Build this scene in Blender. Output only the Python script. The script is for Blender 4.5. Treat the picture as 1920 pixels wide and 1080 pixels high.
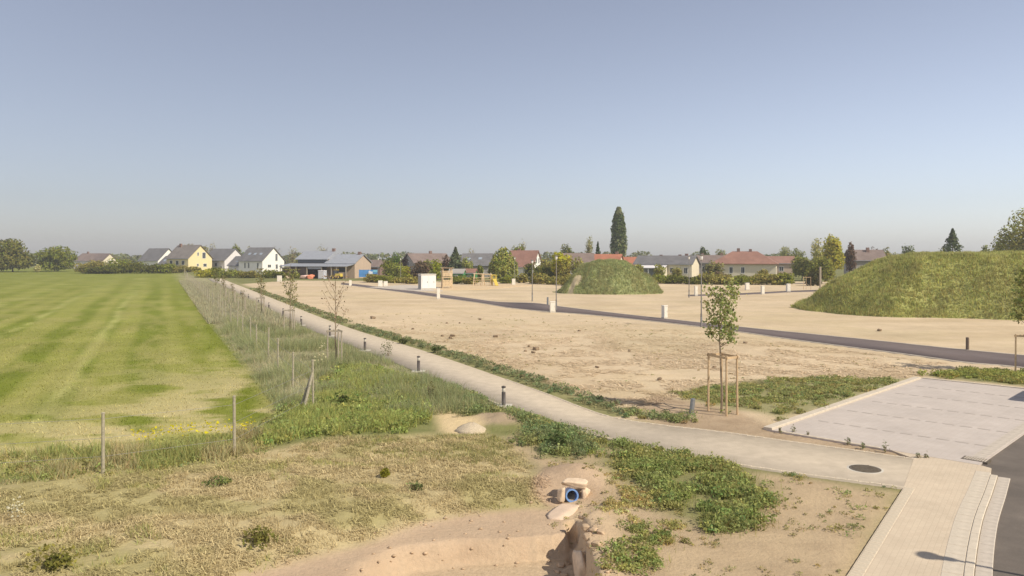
import bpy, math, random
import numpy as np
from mathutils import Vector

R = math.radians
for o in list(bpy.data.objects):
    bpy.data.objects.remove(o)
SC = bpy.context.scene
COL = SC.collection

# ------------------------------------------------------------------ camera
F, H, HY = 1450.0, 5.4, 480.0            # focal length (px of a 1920 wide picture), eye height, horizon row
cam = bpy.data.cameras.new('camera')
cam.sensor_width = 36.0
cam.lens = F / 1920 * 36.0
cam.shift_y = -(540 - HY) / 1920
cam.clip_end = 6000
camo = bpy.data.objects.new('camera', cam)
camo.location = (0, 0, H)
camo.rotation_euler = (R(90), 0, 0)
COL.objects.link(camo)
SC.camera = camo

# ------------------------------------------------------------------ light
SUN_EL = R(42)
SUN_AZ = (0.84, -0.54)                   # towards the sun, on the ground
world = bpy.data.worlds.new('World')
SC.world = world
world.use_nodes = True
wn = world.node_tree
for n in list(wn.nodes):
    wn.nodes.remove(n)
sky = wn.nodes.new('ShaderNodeTexSky')
sky.sky_type = 'NISHITA'
sky.sun_disc = False
sky.sun_elevation = SUN_EL
sky.sun_rotation = math.atan2(-SUN_AZ[0], SUN_AZ[1])
sky.altitude = 200
sky.air_density = 1.0
sky.dust_density = 0.8
sky.ozone_density = 2.0
hs = wn.nodes.new('ShaderNodeHueSaturation')
hs.inputs['Saturation'].default_value = 0.56
hs.inputs['Value'].default_value = 1.0
bg = wn.nodes.new('ShaderNodeBackground')
bg.inputs['Strength'].default_value = 0.077
wo = wn.nodes.new('ShaderNodeOutputWorld')
wn.links.new(sky.outputs[0], hs.inputs['Color'])
tint = wn.nodes.new('ShaderNodeMix')
tint.data_type = 'RGBA'
tint.blend_type = 'MULTIPLY'
tint.inputs[0].default_value = 1.0
tint.inputs[7].default_value = (1.0, 0.985, 1.05, 1)
wn.links.new(hs.outputs[0], tint.inputs[6])
wn.links.new(tint.outputs[2], bg.inputs['Color'])
wn.links.new(bg.outputs[0], wo.inputs['Surface'])

sl = bpy.data.lights.new('sun', 'SUN')
sl.energy = 3.7
sl.angle = R(0.5)
sl.color = (1.0, 0.94, 0.83)
so = bpy.data.objects.new('sun', sl)
_n = math.hypot(*SUN_AZ)
SUN = Vector((SUN_AZ[0] / _n * math.cos(SUN_EL), SUN_AZ[1] / _n * math.cos(SUN_EL), math.sin(SUN_EL)))
so.rotation_euler = SUN.to_track_quat('Z', 'Y').to_euler()
so.location = (40, -30, 60)
COL.objects.link(so)

SC.view_settings.view_transform = 'Standard'
SC.view_settings.look = 'None'
SC.view_settings.gamma = 1.0
SC.view_settings.exposure = 0.6
SC.view_settings.use_curve_mapping = False

# ------------------------------------------------------------------ helpers
rng = np.random.default_rng(7)
random.seed(7)


def P(x, y, z=0.0):
    """ground point seen at a pixel of the photograph, at height z"""
    d = (H - z) / (y - HY)
    return ((x - 960) * d, F * d)


def at(x, y, Y):
    """world point seen at a pixel at depth Y"""
    return ((x - 960) * Y / F, Y, H - (y - HY) * Y / F)


def PP(pts, z=0.0):
    return np.array([P(a, b, z) for a, b in pts])


def tag(o, label=None, cat=None, group=None, kind=None):
    if label:
        o['label'] = label
    if cat:
        o['category'] = cat
    if group:
        o['group'] = group
    if kind:
        o['kind'] = kind
    return o


def link(name, mesh, mat=None, parent=None, loc=(0, 0, 0), rz=0.0):
    o = bpy.data.objects.new(name, mesh)
    COL.objects.link(o)
    o.location = loc
    o.rotation_euler = (0, 0, rz)
    if parent:
        o.parent = parent
    if mat and mesh is not None and not mesh.materials:
        mesh.materials.append(mat)
    return o


def empty(name, loc=(0, 0, 0), rz=0.0):
    o = bpy.data.objects.new(name, None)
    o.empty_display_size = 0.2
    COL.objects.link(o)
    o.location = loc
    o.rotation_euler = (0, 0, rz)
    return o


def npmesh(name, V, Fc, C=None, smooth=False):
    """numpy verts (N,3), faces (M,k) -> mesh, optional point colours"""
    V = np.asarray(V, dtype=np.float32)
    Fc = np.asarray(Fc, dtype=np.int32)
    m = bpy.data.meshes.new(name)
    k = Fc.shape[1]
    m.vertices.add(len(V))
    m.vertices.foreach_set('co', V.ravel())
    m.loops.add(Fc.size)
    m.loops.foreach_set('vertex_index', Fc.ravel())
    m.polygons.add(len(Fc))
    m.polygons.foreach_set('loop_start', np.arange(0, Fc.size, k, dtype=np.int32))
    m.polygons.foreach_set('loop_total', np.full(len(Fc), k, dtype=np.int32))
    if smooth:
        m.polygons.foreach_set('use_smooth', np.ones(len(Fc), dtype=bool))
    if C is not None:
        a = m.attributes.new('col', 'FLOAT_COLOR', 'POINT')
        C4 = np.ones((len(V), 4), dtype=np.float32)
        C4[:, :3] = C
        a.data.foreach_set('color', C4.ravel())
    m.update()
    m.validate()
    return m


class MB:
    """collects boxes, tubes and plates into one mesh"""

    def __init__(s):
        s.v = []
        s.f = []

    def add(s, vs, fs):
        b = len(s.v)
        s.v += [tuple(v) for v in vs]
        s.f += [tuple(i + b for i in f) for f in fs]
        return s

    def box(s, c, d, rz=0.0, taper=1.0):
        ca, sa = math.cos(rz), math.sin(rz)
        vs = []
        for z in (-.5, .5):
            t = 1.0 if z < 0 else taper
            for x, y in ((-.5, -.5), (.5, -.5), (.5, .5), (-.5, .5)):
                X, Y = x * d[0] * t, y * d[1] * t
                vs.append((c[0] + X * ca - Y * sa, c[1] + X * sa + Y * ca, c[2] + z * d[2]))
        return s.add(vs, [(3, 2, 1, 0), (4, 5, 6, 7), (0, 1, 5, 4), (1, 2, 6, 5), (2, 3, 7, 6), (3, 0, 4, 7)])

    def tube(s, p0, p1, r0, r1=None, n=8, cap=True):
        r1 = r0 if r1 is None else r1
        p0, p1 = Vector(p0), Vector(p1)
        d = (p1 - p0).normalized()
        a = d.orthogonal().normalized()
        b = d.cross(a)
        vs = []
        for p, r in ((p0, r0), (p1, r1)):
            for i in range(n):
                t = 2 * math.pi * i / n
                vs.append(p + a * (r * math.cos(t)) + b * (r * math.sin(t)))
        fs = [(i, (i + 1) % n, n + (i + 1) % n, n + i) for i in range(n)]
        if cap:
            fs += [tuple(range(n - 1, -1, -1)), tuple(range(n, 2 * n))]
        return s.add(vs, fs)

    def lathe(s, prof, n=16, c=(0, 0, 0)):
        vs, fs = [], []
        for r, z in prof:
            for i in range(n):
                t = 2 * math.pi * i / n
                vs.append((c[0] + r * math.cos(t), c[1] + r * math.sin(t), c[2] + z))
        for k in range(len(prof) - 1):
            for i in range(n):
                j = (i + 1) % n
                fs.append((k * n + i, k * n + j, (k + 1) * n + j, (k + 1) * n + i))
        fs.append(tuple(range(n - 1, -1, -1)))
        b = (len(prof) - 1) * n
        fs.append(tuple(range(b, b + n)))
        return s.add(vs, fs)

    def poly(s, pts, z0, z1):
        """upright prism over a ground polygon"""
        n = len(pts)
        vs = [(p[0], p[1], z0) for p in pts] + [(p[0], p[1], z1) for p in pts]
        fs = [tuple(range(n - 1, -1, -1)), tuple(range(n, 2 * n))]
        fs += [(i, (i + 1) % n, n + (i + 1) % n, n + i) for i in range(n)]
        return s.add(vs, fs)

    def mesh(s, name, smooth=False):
        m = bpy.data.meshes.new(name)
        m.from_pydata(s.v, [], s.f)
        m.update()
        if smooth:
            m.polygons.foreach_set('use_smooth', np.ones(len(m.polygons), dtype=bool))
        return m

    def build(s, name, mat, parent=None, loc=(0, 0, 0), rz=0.0, smooth=False):
        return link(name, s.mesh(name, smooth), mat, parent, loc, rz)


# ------------------------------------------------------------------ noise
def vnoise(x, y, seed=0):
    xi = np.floor(x).astype(np.int64)
    yi = np.floor(y).astype(np.int64)
    fx = x - xi
    fy = y - yi
    fx = fx * fx * (3 - 2 * fx)
    fy = fy * fy * (3 - 2 * fy)

    def h(a, b):
        n = (a * 374761393 + b * 668265263 + seed * 982451653) & 0x7fffffff
        n = ((n ^ (n >> 13)) * 1274126177) & 0x7fffffff
        return ((n ^ (n >> 16)) & 0xffff) / 65535.0
    return (h(xi, yi) * (1 - fx) + h(xi + 1, yi) * fx) * (1 - fy) + (h(xi, yi + 1) * (1 - fx) + h(xi + 1, yi + 1) * fx) * fy


def fbm(x, y, s, seed=0, oct=4):
    x = np.asarray(x, float) / s
    y = np.asarray(y, float) / s
    t = 0
    a = 0.5
    w = 0
    for i in range(oct):
        t = t + a * vnoise(x, y, seed + i * 17)
        w += a
        x = x * 2.03 + 5.1
        y = y * 2.03 + 1.7
        a *= 0.55
    return t / w


def ss(a, b, x):
    t = np.clip((x - a) / (b - a), 0, 1)
    return t * t * (3 - 2 * t)


def sdist(x, y, poly):
    x = np.asarray(x, float)
    y = np.asarray(y, float)
    d = np.full(x.shape, 1e18)
    ins = np.zeros(x.shape, bool)
    n = len(poly)
    for i in range(n):
        x0, y0 = poly[i]
        x1, y1 = poly[(i + 1) % n]
        dx, dy = x1 - x0, y1 - y0
        t = np.clip(((x - x0) * dx + (y - y0) * dy) / (dx * dx + dy * dy + 1e-12), 0, 1)
        d = np.minimum(d, (x - x0 - t * dx) ** 2 + (y - y0 - t * dy) ** 2)
        if y0 != y1:
            c = ((y0 > y) != (y1 > y)) & (x < (x1 - x0) * (y - y0) / (y1 - y0) + x0)
            ins ^= c
    d = np.sqrt(d)
    return np.where(ins, d, -d)


def inside_pts(poly, n, seed=0):
    """n random points in a polygon"""
    g = np.random.default_rng(seed)
    poly = np.asarray(poly)
    lo, hi = poly.min(0), poly.max(0)
    out = np.zeros((0, 2))
    while len(out) < n:
        q = lo + g.random((n * 2, 2)) * (hi - lo)
        q = q[sdist(q[:, 0], q[:, 1], poly) > 0]
        out = np.vstack([out, q])
    return out[:n]


# ------------------------------------------------------------------ materials
MATS = {}


def nt(name):
    m = bpy.data.materials.new(name)
    m.use_nodes = True
    t = m.node_tree
    p = t.nodes['Principled BSDF']
    p.inputs['Specular IOR Level'].default_value = 0.25
    MATS[name] = m
    return m, t, p


def mat(name, col, rough=0.8, var=0.12, scale=3.0, bump=0.0, metal=0.0, spec=0.25, stain=None):
    """plain colour broken up by two noises"""
    m, t, p = nt(name)
    co = t.nodes.new('ShaderNodeTexCoord')
    nz = t.nodes.new('ShaderNodeTexNoise')
    nz.inputs['Scale'].default_value = scale
    nz.inputs['Detail'].default_value = 6
    nz.inputs['Roughness'].default_value = 0.6
    t.links.new(co.outputs['Object'], nz.inputs['Vector'])
    mr = t.nodes.new('ShaderNodeMapRange')
    mr.inputs[1].default_value = 0.3
    mr.inputs[2].default_value = 0.7
    mr.inputs[3].default_value = 1 - var
    mr.inputs[4].default_value = 1 + var
    t.links.new(nz.outputs['Fac'], mr.inputs[0])
    mx = t.nodes.new('ShaderNodeMix')
    mx.data_type = 'RGBA'
    mx.blend_type = 'MULTIPLY'
    mx.inputs[0].default_value = 1
    mx.inputs[6].default_value = (*col, 1)
    t.links.new(mr.outputs[0], mx.inputs[7])
    t.links.new(mx.outputs[2], p.inputs['Base Color'])
    p.inputs['Roughness'].default_value = rough
    p.inputs['Metallic'].default_value = metal
    p.inputs['Specular IOR Level'].default_value = spec
    if bump:
        b = t.nodes.new('ShaderNodeBump')
        b.inputs['Strength'].default_value = bump
        b.inputs['Distance'].default_value = 0.02
        t.links.new(nz.outputs['Fac'], b.inputs['Height'])
        t.links.new(b.outputs[0], p.inputs['Normal'])
    return m


def leaf_mat(name, trans=0.35):
    m = bpy.data.materials.new(name)
    m.use_nodes = True
    t = m.node_tree
    t.nodes.remove(t.nodes['Principled BSDF'])
    out = t.nodes['Material Output']
    a = t.nodes.new('ShaderNodeAttribute')
    a.attribute_name = 'col'
    d = t.nodes.new('ShaderNodeBsdfDiffuse')
    tr = t.nodes.new('ShaderNodeBsdfTranslucent')
    mx = t.nodes.new('ShaderNodeMixShader')
    mx.inputs[0].default_value = trans
    t.links.new(a.outputs['Color'], d.inputs['Color'])
    t.links.new(a.outputs['Color'], tr.inputs['Color'])
    t.links.new(d.outputs[0], mx.inputs[1])
    t.links.new(tr.outputs[0], mx.inputs[2])
    t.links.new(mx.outputs[0], out.inputs['Surface'])
    MATS[name] = m
    return m


LEAF = leaf_mat('leaf', 0.45)
STRAW = leaf_mat('dry_stalk', 0.15)


def terrain_mat():
    m, t, p = nt('terrain')
    L = t.links.new
    geo = t.nodes.new('ShaderNodeNewGeometry')
    a = t.nodes.new('ShaderNodeAttribute')
    a.attribute_name = 'col'
    b = t.nodes.new('ShaderNodeAttribute')
    b.attribute_name = 'col2'

    def noise(scale, detail=5, rough=0.6):
        n = t.nodes.new('ShaderNodeTexNoise')
        n.inputs['Scale'].default_value = scale
        n.inputs['Detail'].default_value = detail
        n.inputs['Roughness'].default_value = rough
        L(geo.outputs['Position'], n.inputs['Vector'])
        return n
    n1 = noise(1.1, 6, 0.65)
    n2 = noise(9.0, 5, 0.7)
    n3 = noise(0.16, 4, 0.6)
    # which of the two soils shows
    ad = t.nodes.new('ShaderNodeMath')
    ad.operation = 'ADD'
    L(n1.outputs['Fac'], ad.inputs[0])
    L(n2.outputs['Fac'], ad.inputs[1])
    mr = t.nodes.new('ShaderNodeMapRange')
    mr.inputs[1].default_value = 0.92
    mr.inputs[2].default_value = 1.2
    L(ad.outputs[0], mr.inputs[0])
    mx = t.nodes.new('ShaderNodeMix')
    mx.data_type = 'RGBA'
    L(mr.outputs[0], mx.inputs[0])
    L(a.outputs['Color'], mx.inputs[6])
    L(b.outputs['Color'], mx.inputs[7])
    # brightness wander
    v = t.nodes.new('ShaderNodeMapRange')
    v.inputs[1].default_value = 0.3
    v.inputs[2].default_value = 0.7
    v.inputs[3].default_value = 0.88
    v.inputs[4].default_value = 1.1
    L(n3.outputs['Fac'], v.inputs[0])
    v2 = t.nodes.new('ShaderNodeMapRange')
    v2.inputs[1].default_value = 0.3
    v2.inputs[2].default_value = 0.7
    v2.inputs[3].default_value = 0.86
    v2.inputs[4].default_value = 1.12
    L(n2.outputs['Fac'], v2.inputs[0])
    mu = t.nodes.new('ShaderNodeMath')
    mu.operation = 'MULTIPLY'
    L(v.outputs[0], mu.inputs[0])
    L(v2.outputs[0], mu.inputs[1])
    mm = t.nodes.new('ShaderNodeMix')
    mm.data_type = 'RGBA'
    mm.blend_type = 'MULTIPLY'
    mm.inputs[0].default_value = 1
    L(mx.outputs[2], mm.inputs[6])
    L(mu.outputs[0], mm.inputs[7])
    L(mm.outputs[2], p.inputs['Base Color'])
    p.inputs['Roughness'].default_value = 0.95
    p.inputs['Specular IOR Level'].default_value = 0.05
    bu = t.nodes.new('ShaderNodeBump')
    bu.inputs['Strength'].default_value = 0.55
    bu.inputs['Distance'].default_value = 0.06
    L(ad.outputs[0], bu.inputs['Height'])
    L(bu.outputs[0], p.inputs['Normal'])
    return m


TERRAIN = terrain_mat()


def paver_mat(name, c1, c2, mortar, w, h, rz=0.0, msize=0.008):
    m, t, p = nt(name)
    L = t.links.new
    geo = t.nodes.new('ShaderNodeNewGeometry')
    mp = t.nodes.new('ShaderNodeMapping')
    mp.inputs['Rotation'].default_value = (0, 0, rz)
    L(geo.outputs['Position'], mp.inputs['Vector'])
    br = t.nodes.new('ShaderNodeTexBrick')
    br.inputs['Scale'].default_value = 1
    br.inputs['Brick Width'].default_value = w
    br.inputs['Row Height'].default_value = h
    br.inputs['Mortar Size'].default_value = msize
    br.inputs['Color1'].default_value = (*c1, 1)
    br.inputs['Color2'].default_value = (*c2, 1)
    br.inputs['Mortar'].default_value = (*mortar, 1)
    L(mp.outputs[0], br.inputs['Vector'])
    nz = t.nodes.new('ShaderNodeTexNoise')
    nz.inputs['Scale'].default_value = 0.7
    nz.inputs['Detail'].default_value = 7
    nz.inputs['Roughness'].default_value = 0.65
    L(geo.outputs['Position'], nz.inputs['Vector'])
    mr = t.nodes.new('ShaderNodeMapRange')
    mr.inputs[1].default_value = 0.3
    mr.inputs[2].default_value = 0.7
    mr.inputs[3].default_value = 0.9
    mr.inputs[4].default_value = 1.08
    L(nz.outputs['Fac'], mr.inputs[0])
    mx = t.nodes.new('ShaderNodeMix')
    mx.data_type = 'RGBA'
    mx.blend_type = 'MULTIPLY'
    mx.inputs[0].default_value = 1
    L(br.outputs['Color'], mx.inputs[6])
    L(mr.outputs[0], mx.inputs[7])
    L(mx.outputs[2], p.inputs['Base Color'])
    p.inputs['Roughness'].default_value = 0.9
    bu = t.nodes.new('ShaderNodeBump')
    bu.inputs['Strength'].default_value = 0.25
    bu.inputs['Distance'].default_value = 0.01
    bu.invert = True
    L(br.outputs['Fac'], bu.inputs['Height'])
    L(bu.outputs[0], p.inputs['Normal'])
    return m


def asphalt_mat(name, col, patch):
    m, t, p = nt(name)
    L = t.links.new
    geo = t.nodes.new('ShaderNodeNewGeometry')
    n1 = t.nodes.new('ShaderNodeTexNoise')
    n1.inputs['Scale'].default_value = 0.6
    n1.inputs['Detail'].default_value = 8
    n1.inputs['Roughness'].default_value = 0.7
    n2 = t.nodes.new('ShaderNodeTexNoise')
    n2.inputs['Scale'].default_value = 45
    n2.inputs['Detail'].default_value = 2
    L(geo.outputs['Position'], n1.inputs['Vector'])
    L(geo.outputs['Position'], n2.inputs['Vector'])
    mr = t.nodes.new('ShaderNodeMapRange')
    mr.inputs[1].default_value = 0.4
    mr.inputs[2].default_value = 0.72
    L(n1.outputs['Fac'], mr.inputs[0])
    mx = t.nodes.new('ShaderNodeMix')
    mx.data_type = 'RGBA'
    mx.inputs[6].default_value = (*col, 1)
    mx.inputs[7].default_value = (*patch, 1)
    L(mr.outputs[0], mx.inputs[0])
    m2 = t.nodes.new('ShaderNodeMapRange')
    m2.inputs[3].default_value = 0.7
    m2.inputs[4].default_value = 1.3
    L(n2.outputs['Fac'], m2.inputs[0])
    mm = t.nodes.new('ShaderNodeMix')
    mm.data_type = 'RGBA'
    mm.blend_type = 'MULTIPLY'
    mm.inputs[0].default_value = 1
    L(mx.outputs[2], mm.inputs[6])
    L(m2.outputs[0], mm.inputs[7])
    L(mm.outputs[2], p.inputs['Base Color'])
    p.inputs['Roughness'].default_value = 0.85
    bu = t.nodes.new('ShaderNodeBump')
    bu.inputs['Strength'].default_value = 0.2
    bu.inputs['Distance'].default_value = 0.01
    L(n2.outputs['Fac'], bu.inputs['Height'])
    L(bu.outputs[0], p.inputs['Normal'])
    return m


def glass_mat(name, col=(0.03, 0.035, 0.045), rough=0.08):
    m, t, p = nt(name)
    p.inputs['Base Color'].default_value = (*col, 1)
    p.inputs['Roughness'].default_value = rough
    p.inputs['Specular IOR Level'].default_value = 0.6
    return m


def roof_mat(name, c1, c2, mortar, w=0.3, h=0.3):
    """tiles: brick pattern on the roof slab's own coordinates"""
    m, t, p = nt(name)
    L = t.links.new
    co = t.nodes.new('ShaderNodeTexCoord')
    br = t.nodes.new('ShaderNodeTexBrick')
    br.inputs['Scale'].default_value = 1
    br.inputs['Brick Width'].default_value = w
    br.inputs['Row Height'].default_value = h
    br.inputs['Mortar Size'].default_value = 0.02
    br.inputs['Color1'].default_value = (*c1, 1)
    br.inputs['Color2'].default_value = (*c2, 1)
    br.inputs['Mortar'].default_value = (*mortar, 1)
    L(co.outputs['Object'], br.inputs['Vector'])
    nz = t.nodes.new('ShaderNodeTexNoise')
    nz.inputs['Scale'].default_value = 0.5
    nz.inputs['Detail'].default_value = 6
    L(co.outputs['Object'], nz.inputs['Vector'])
    mr = t.nodes.new('ShaderNodeMapRange')
    mr.inputs[1].default_value = 0.3
    mr.inputs[2].default_value = 0.7
    mr.inputs[3].default_value = 0.85
    mr.inputs[4].default_value = 1.15
    L(nz.outputs['Fac'], mr.inputs[0])
    mx = t.nodes.new('ShaderNodeMix')
    mx.data_type = 'RGBA'
    mx.blend_type = 'MULTIPLY'
    mx.inputs[0].default_value = 1
    L(br.outputs['Color'], mx.inputs[6])
    L(mr.outputs[0], mx.inputs[7])
    L(mx.outputs[2], p.inputs['Base Color'])
    p.inputs['Roughness'].default_value = 0.7
    return m


M_PATH = mat('gravel_path', (0.485, 0.402, 0.30), 0.95, 0.10, 2.5, 0.25, spec=0.05)
M_PATHP = paver_mat('path_paving', (0.60, 0.50, 0.37), (0.57, 0.465, 0.34), (0.47, 0.385, 0.28), 0.2, 0.1, R(35), 0.006)
M_WALK = paver_mat('footway_paving', (0.545, 0.44, 0.315), (0.52, 0.415, 0.295), (0.475, 0.38, 0.27), 0.2, 0.1, R(-55), 0.005)
M_PARK = paver_mat('parking_paving', (0.485, 0.418, 0.36), (0.465, 0.398, 0.34), (0.44, 0.365, 0.3), 0.2, 0.2, R(-45), 0.006)
M_KERB = mat('kerb_concrete', (0.53, 0.45, 0.345), 0.85, 0.1, 6, 0.2)
M_KERBG = mat('gutter_concrete', (0.475, 0.405, 0.325), 0.85, 0.12, 6, 0.2)
M_SETT = mat('edging_stone', (0.53, 0.44, 0.32), 0.9, 0.15, 8, 0.3)
M_DARKP = mat('dark_paver', (0.37, 0.315, 0.265), 0.9, 0.12, 8, 0.2)
M_ASPH = asphalt_mat('street_asphalt', (0.115, 0.094, 0.075), (0.175, 0.142, 0.112))
M_ROAD = asphalt_mat('new_asphalt', (0.13, 0.10, 0.09), (0.155, 0.12, 0.108))
M_IRON = mat('cast_iron', (0.155, 0.125, 0.09), 0.7, 0.25, 14, 0.4, metal=0.4)
M_GALV = mat('galvanised', (0.30, 0.30, 0.30), 0.45, 0.15, 9, metal=0.6)
M_POLE = mat('pole_paint', (0.16, 0.14, 0.12), 0.5, 0.12, 9)
M_BOLL = mat('bollard_paint', (0.075, 0.06, 0.052), 0.5, 0.15, 9)
M_LAMP = mat('lamp_diffuser', (0.75, 0.72, 0.66), 0.3, 0.04, 5)
M_CAB = mat('cabinet_plastic', (0.72, 0.66, 0.55), 0.55, 0.06, 6)
M_CABG = mat('concrete_grey', (0.50, 0.45, 0.37), 0.8, 0.12, 6, 0.1)
M_STAKE = mat('stake_wood', (0.50, 0.35, 0.20), 0.8, 0.2, 12, 0.3)
M_STAKEO = mat('weathered_wood', (0.36, 0.30, 0.22), 0.85, 0.22, 12, 0.3)
M_POST = mat('fence_wood', (0.34, 0.295, 0.205), 0.85, 0.22, 12, 0.3)
M_BARK = mat('bark', (0.17, 0.125, 0.085), 0.9, 0.3, 14, 0.5)
M_BARKY = mat('young_bark', (0.27, 0.20, 0.13), 0.85, 0.25, 18, 0.3)
M_CLAY = mat('clay', (0.46, 0.33, 0.21), 0.95, 0.22, 7, 0.6, spec=0.05)
M_CLAYD = mat('dark_clod', (0.23, 0.165, 0.105), 0.95, 0.3, 9, 0.6, spec=0.05)
M_STONE = mat('sandstone', (0.62, 0.47, 0.32), 0.9, 0.18, 9, 0.5)
M_GRAVEL = mat('pale_gravel', (0.47, 0.38, 0.26), 0.95, 0.2, 25, 0.8)
M_PIPE = mat('pipe_plastic', (0.16, 0.28, 0.52), 0.35, 0.08, 5, spec=0.5)
M_GLASS = glass_mat('window_glass')
M_WHITE = mat('white_render', (0.78, 0.74, 0.66), 0.9, 0.04, 1.2)
M_LILAC = mat('pale_render', (0.66, 0.61, 0.58), 0.9, 0.04, 1.2)
M_YELL = mat('yellow_render', (0.72, 0.60, 0.33), 0.9, 0.04, 1.2)
M_CREAM = mat('cream_render', (0.64, 0.56, 0.41), 0.9, 0.05, 1.2)
M_TAN = mat('tan_render', (0.46, 0.345, 0.25), 0.9, 0.06, 1.2)
M_GREYW = mat('grey_render', (0.33, 0.30, 0.26), 0.9, 0.06, 1.2)
M_FRAME = mat('window_frame', (0.74, 0.72, 0.67), 0.5, 0.03, 4)
M_BROWNW = mat('brown_boards', (0.15, 0.105, 0.085), 0.8, 0.2, 5)
M_METALR = mat('metal_sheet', (0.33, 0.335, 0.35), 0.5, 0.08, 1.0, metal=0.2)
M_DKMET = mat('dark_metal', (0.10, 0.11, 0.125), 0.5, 0.1, 2)
M_RGREY = roof_mat('slate_tiles', (0.155, 0.145, 0.14), (0.18, 0.17, 0.16), (0.11, 0.1, 0.1))
M_RGREY2 = roof_mat('grey_brown_tiles', (0.19, 0.165, 0.145), (0.215, 0.185, 0.16), (0.14, 0.12, 0.105))
M_RBRN = roof_mat('brown_tiles', (0.20, 0.15, 0.125), (0.23, 0.17, 0.14), (0.14, 0.1, 0.085))
M_RRED = roof_mat('red_tiles', (0.40, 0.155, 0.085), (0.45, 0.18, 0.10), (0.22, 0.09, 0.06))
M_RRED2 = roof_mat('weathered_red_tiles', (0.27, 0.14, 0.10), (0.31, 0.165, 0.12), (0.19, 0.10, 0.07))
M_CHIM = mat('chimney_brick', (0.22, 0.14, 0.11), 0.9, 0.2, 8)
M_GREENP = mat('green_paint', (0.06, 0.20, 0.08), 0.6, 0.1, 4)
M_YELP = mat('yellow_paint', (0.58, 0.42, 0.07), 0.5, 0.1, 4)
M_PLAYW = mat('play_timber', (0.60, 0.45, 0.27), 0.8, 0.2, 7)
M_BLUE = mat('blue_sheet', (0.10, 0.27, 0.55), 0.5, 0.2, 1.5)
M_ORANGE = mat('orange_sheet', (0.62, 0.22, 0.12), 0.6, 0.15, 3)
M_RUBBER = mat('rubber', (0.03, 0.03, 0.03), 0.8, 0.2, 9)
M_CARP = mat('car_paint', (0.10, 0.14, 0.22), 0.25, 0.03, 2, spec=0.6)
M_SKYL = glass_mat('skylight_glass', (0.30, 0.33, 0.36), 0.15)
M_WIRE = mat('fence_wire', (0.35, 0.32, 0.28), 0.5, 0.1, 9, metal=0.5)

# ------------------------------------------------------------------ layout on the ground
FDIR = np.array([-0.45, 1.0]) / math.hypot(0.45, 1.0)      # direction of field edge, path and road
CORNER = np.array([-7.0, 27.2])                            # fence corner
PATH_R = np.array([(-69, 184), (-57, 157), (-45, 130.5), (-27.2, 91), (-13.3, 60.2), (-4.9, 43.6), (0.86, 31.3), (2.44, 27.6), (3.35, 25.8), (4.6, 24.7), (6.1, 23.85), (7.5, 22.85), (9.0, 21.75), (10.65, 20.5)])
PATH_L = np.array([(-72, 183), (-60, 156), (-48, 129.5), (-30.2, 90), (-16.2, 59.5), (-7.9, 43), (-2.0, 31), (-0.1, 27.2), (1.2, 24.9), (2.68, 22.9), (4.23, 21.2), (5.94, 19.8), (7.5, 18.8), (9.06, 17.9)])


def smooth_line(pts, per=8):
    pts = np.asarray(pts, float)
    q = np.vstack([2 * pts[0] - pts[1], pts, 2 * pts[-1] - pts[-2]])
    out = []
    for i in range(1, len(q) - 2):
        for k in range(per):
            t = k / per
            a, b, c, d = q[i - 1], q[i], q[i + 1], q[i + 2]
            out.append(0.5 * (2 * b + (c - a) * t + (2 * a - 5 * b + 4 * c - d) * t * t + (3 * b - a - 3 * c + d) * t ** 3))
    out.append(pts[-1])
    return np.array(out)


PR, PL = smooth_line(PATH_R), smooth_line(PATH_L)
PATH_POLY = np.vstack([PR, PL[::-1]])
ROAD_N = smooth_line(PP([(640, 533.5), (670, 537), (750, 547.5), (830, 558.5), (905, 569), (960, 578), (1030, 585), (1120, 592), (1315, 613), (1500, 639), (1700, 665), (1810, 680), (1905, 688.5), (2060, 708)]), 4)
ROAD_F = smooth_line(PP([(640, 530.5), (670, 533.3), (750, 543), (820, 551.5), (890, 561), (935, 566.5), (1000, 568.5), (1045, 574.5), (1130, 585), (1240, 597.5), (1400, 615), (1600, 635), (1800, 656), (2060, 680)]), 4)
ROAD_POLY = np.vstack([ROAD_N, ROAD_F[::-1]])
PK_A = np.array([7.9, 23.9])
PK_U = np.array([0.704, 0.711]) / math.hypot(0.704, 0.711)
PK_V = np.array([PK_U[1], -PK_U[0]])
PK_L, PK_W = 14.2, 5.75


def PK(u, v):
    return PK_A + PK_U * u + PK_V * v


PARK_POLY = np.array([PK(0, 0), PK(PK_L, 0), PK(PK_L, PK_W), PK(0, PK_W)])
KERB_LINE = smooth_line([(3.2, 6.2), (5.75, 10.0), (7.62, 13.05), (9.3, 15.6), (10.75, 17.6), (11.72, 18.95)], 6)
WALK_LEFT = np.array([(0.6, 6.2), (3.4, 10.0), (5.67, 13.05), (9.06, 17.9), (10.65, 20.5)])
WALK_POLY = np.vstack([WALK_LEFT, [PK(0.02, 3.6)], [PK(0.02, PK_W)], [(12.12, 19.55)], KERB_LINE[::-1]])
STREET_POLY = np.vstack([KERB_LINE, [(12.12, 19.55)], [PK(0, PK_W)], [PK(PK_L, PK_W)], [PK(34, PK_W)], [PK(34, PK_W + 5)], [PK(2, PK_W + 5)], [(13.4, 12.0)], [(9.0, 5.0)]])

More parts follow.
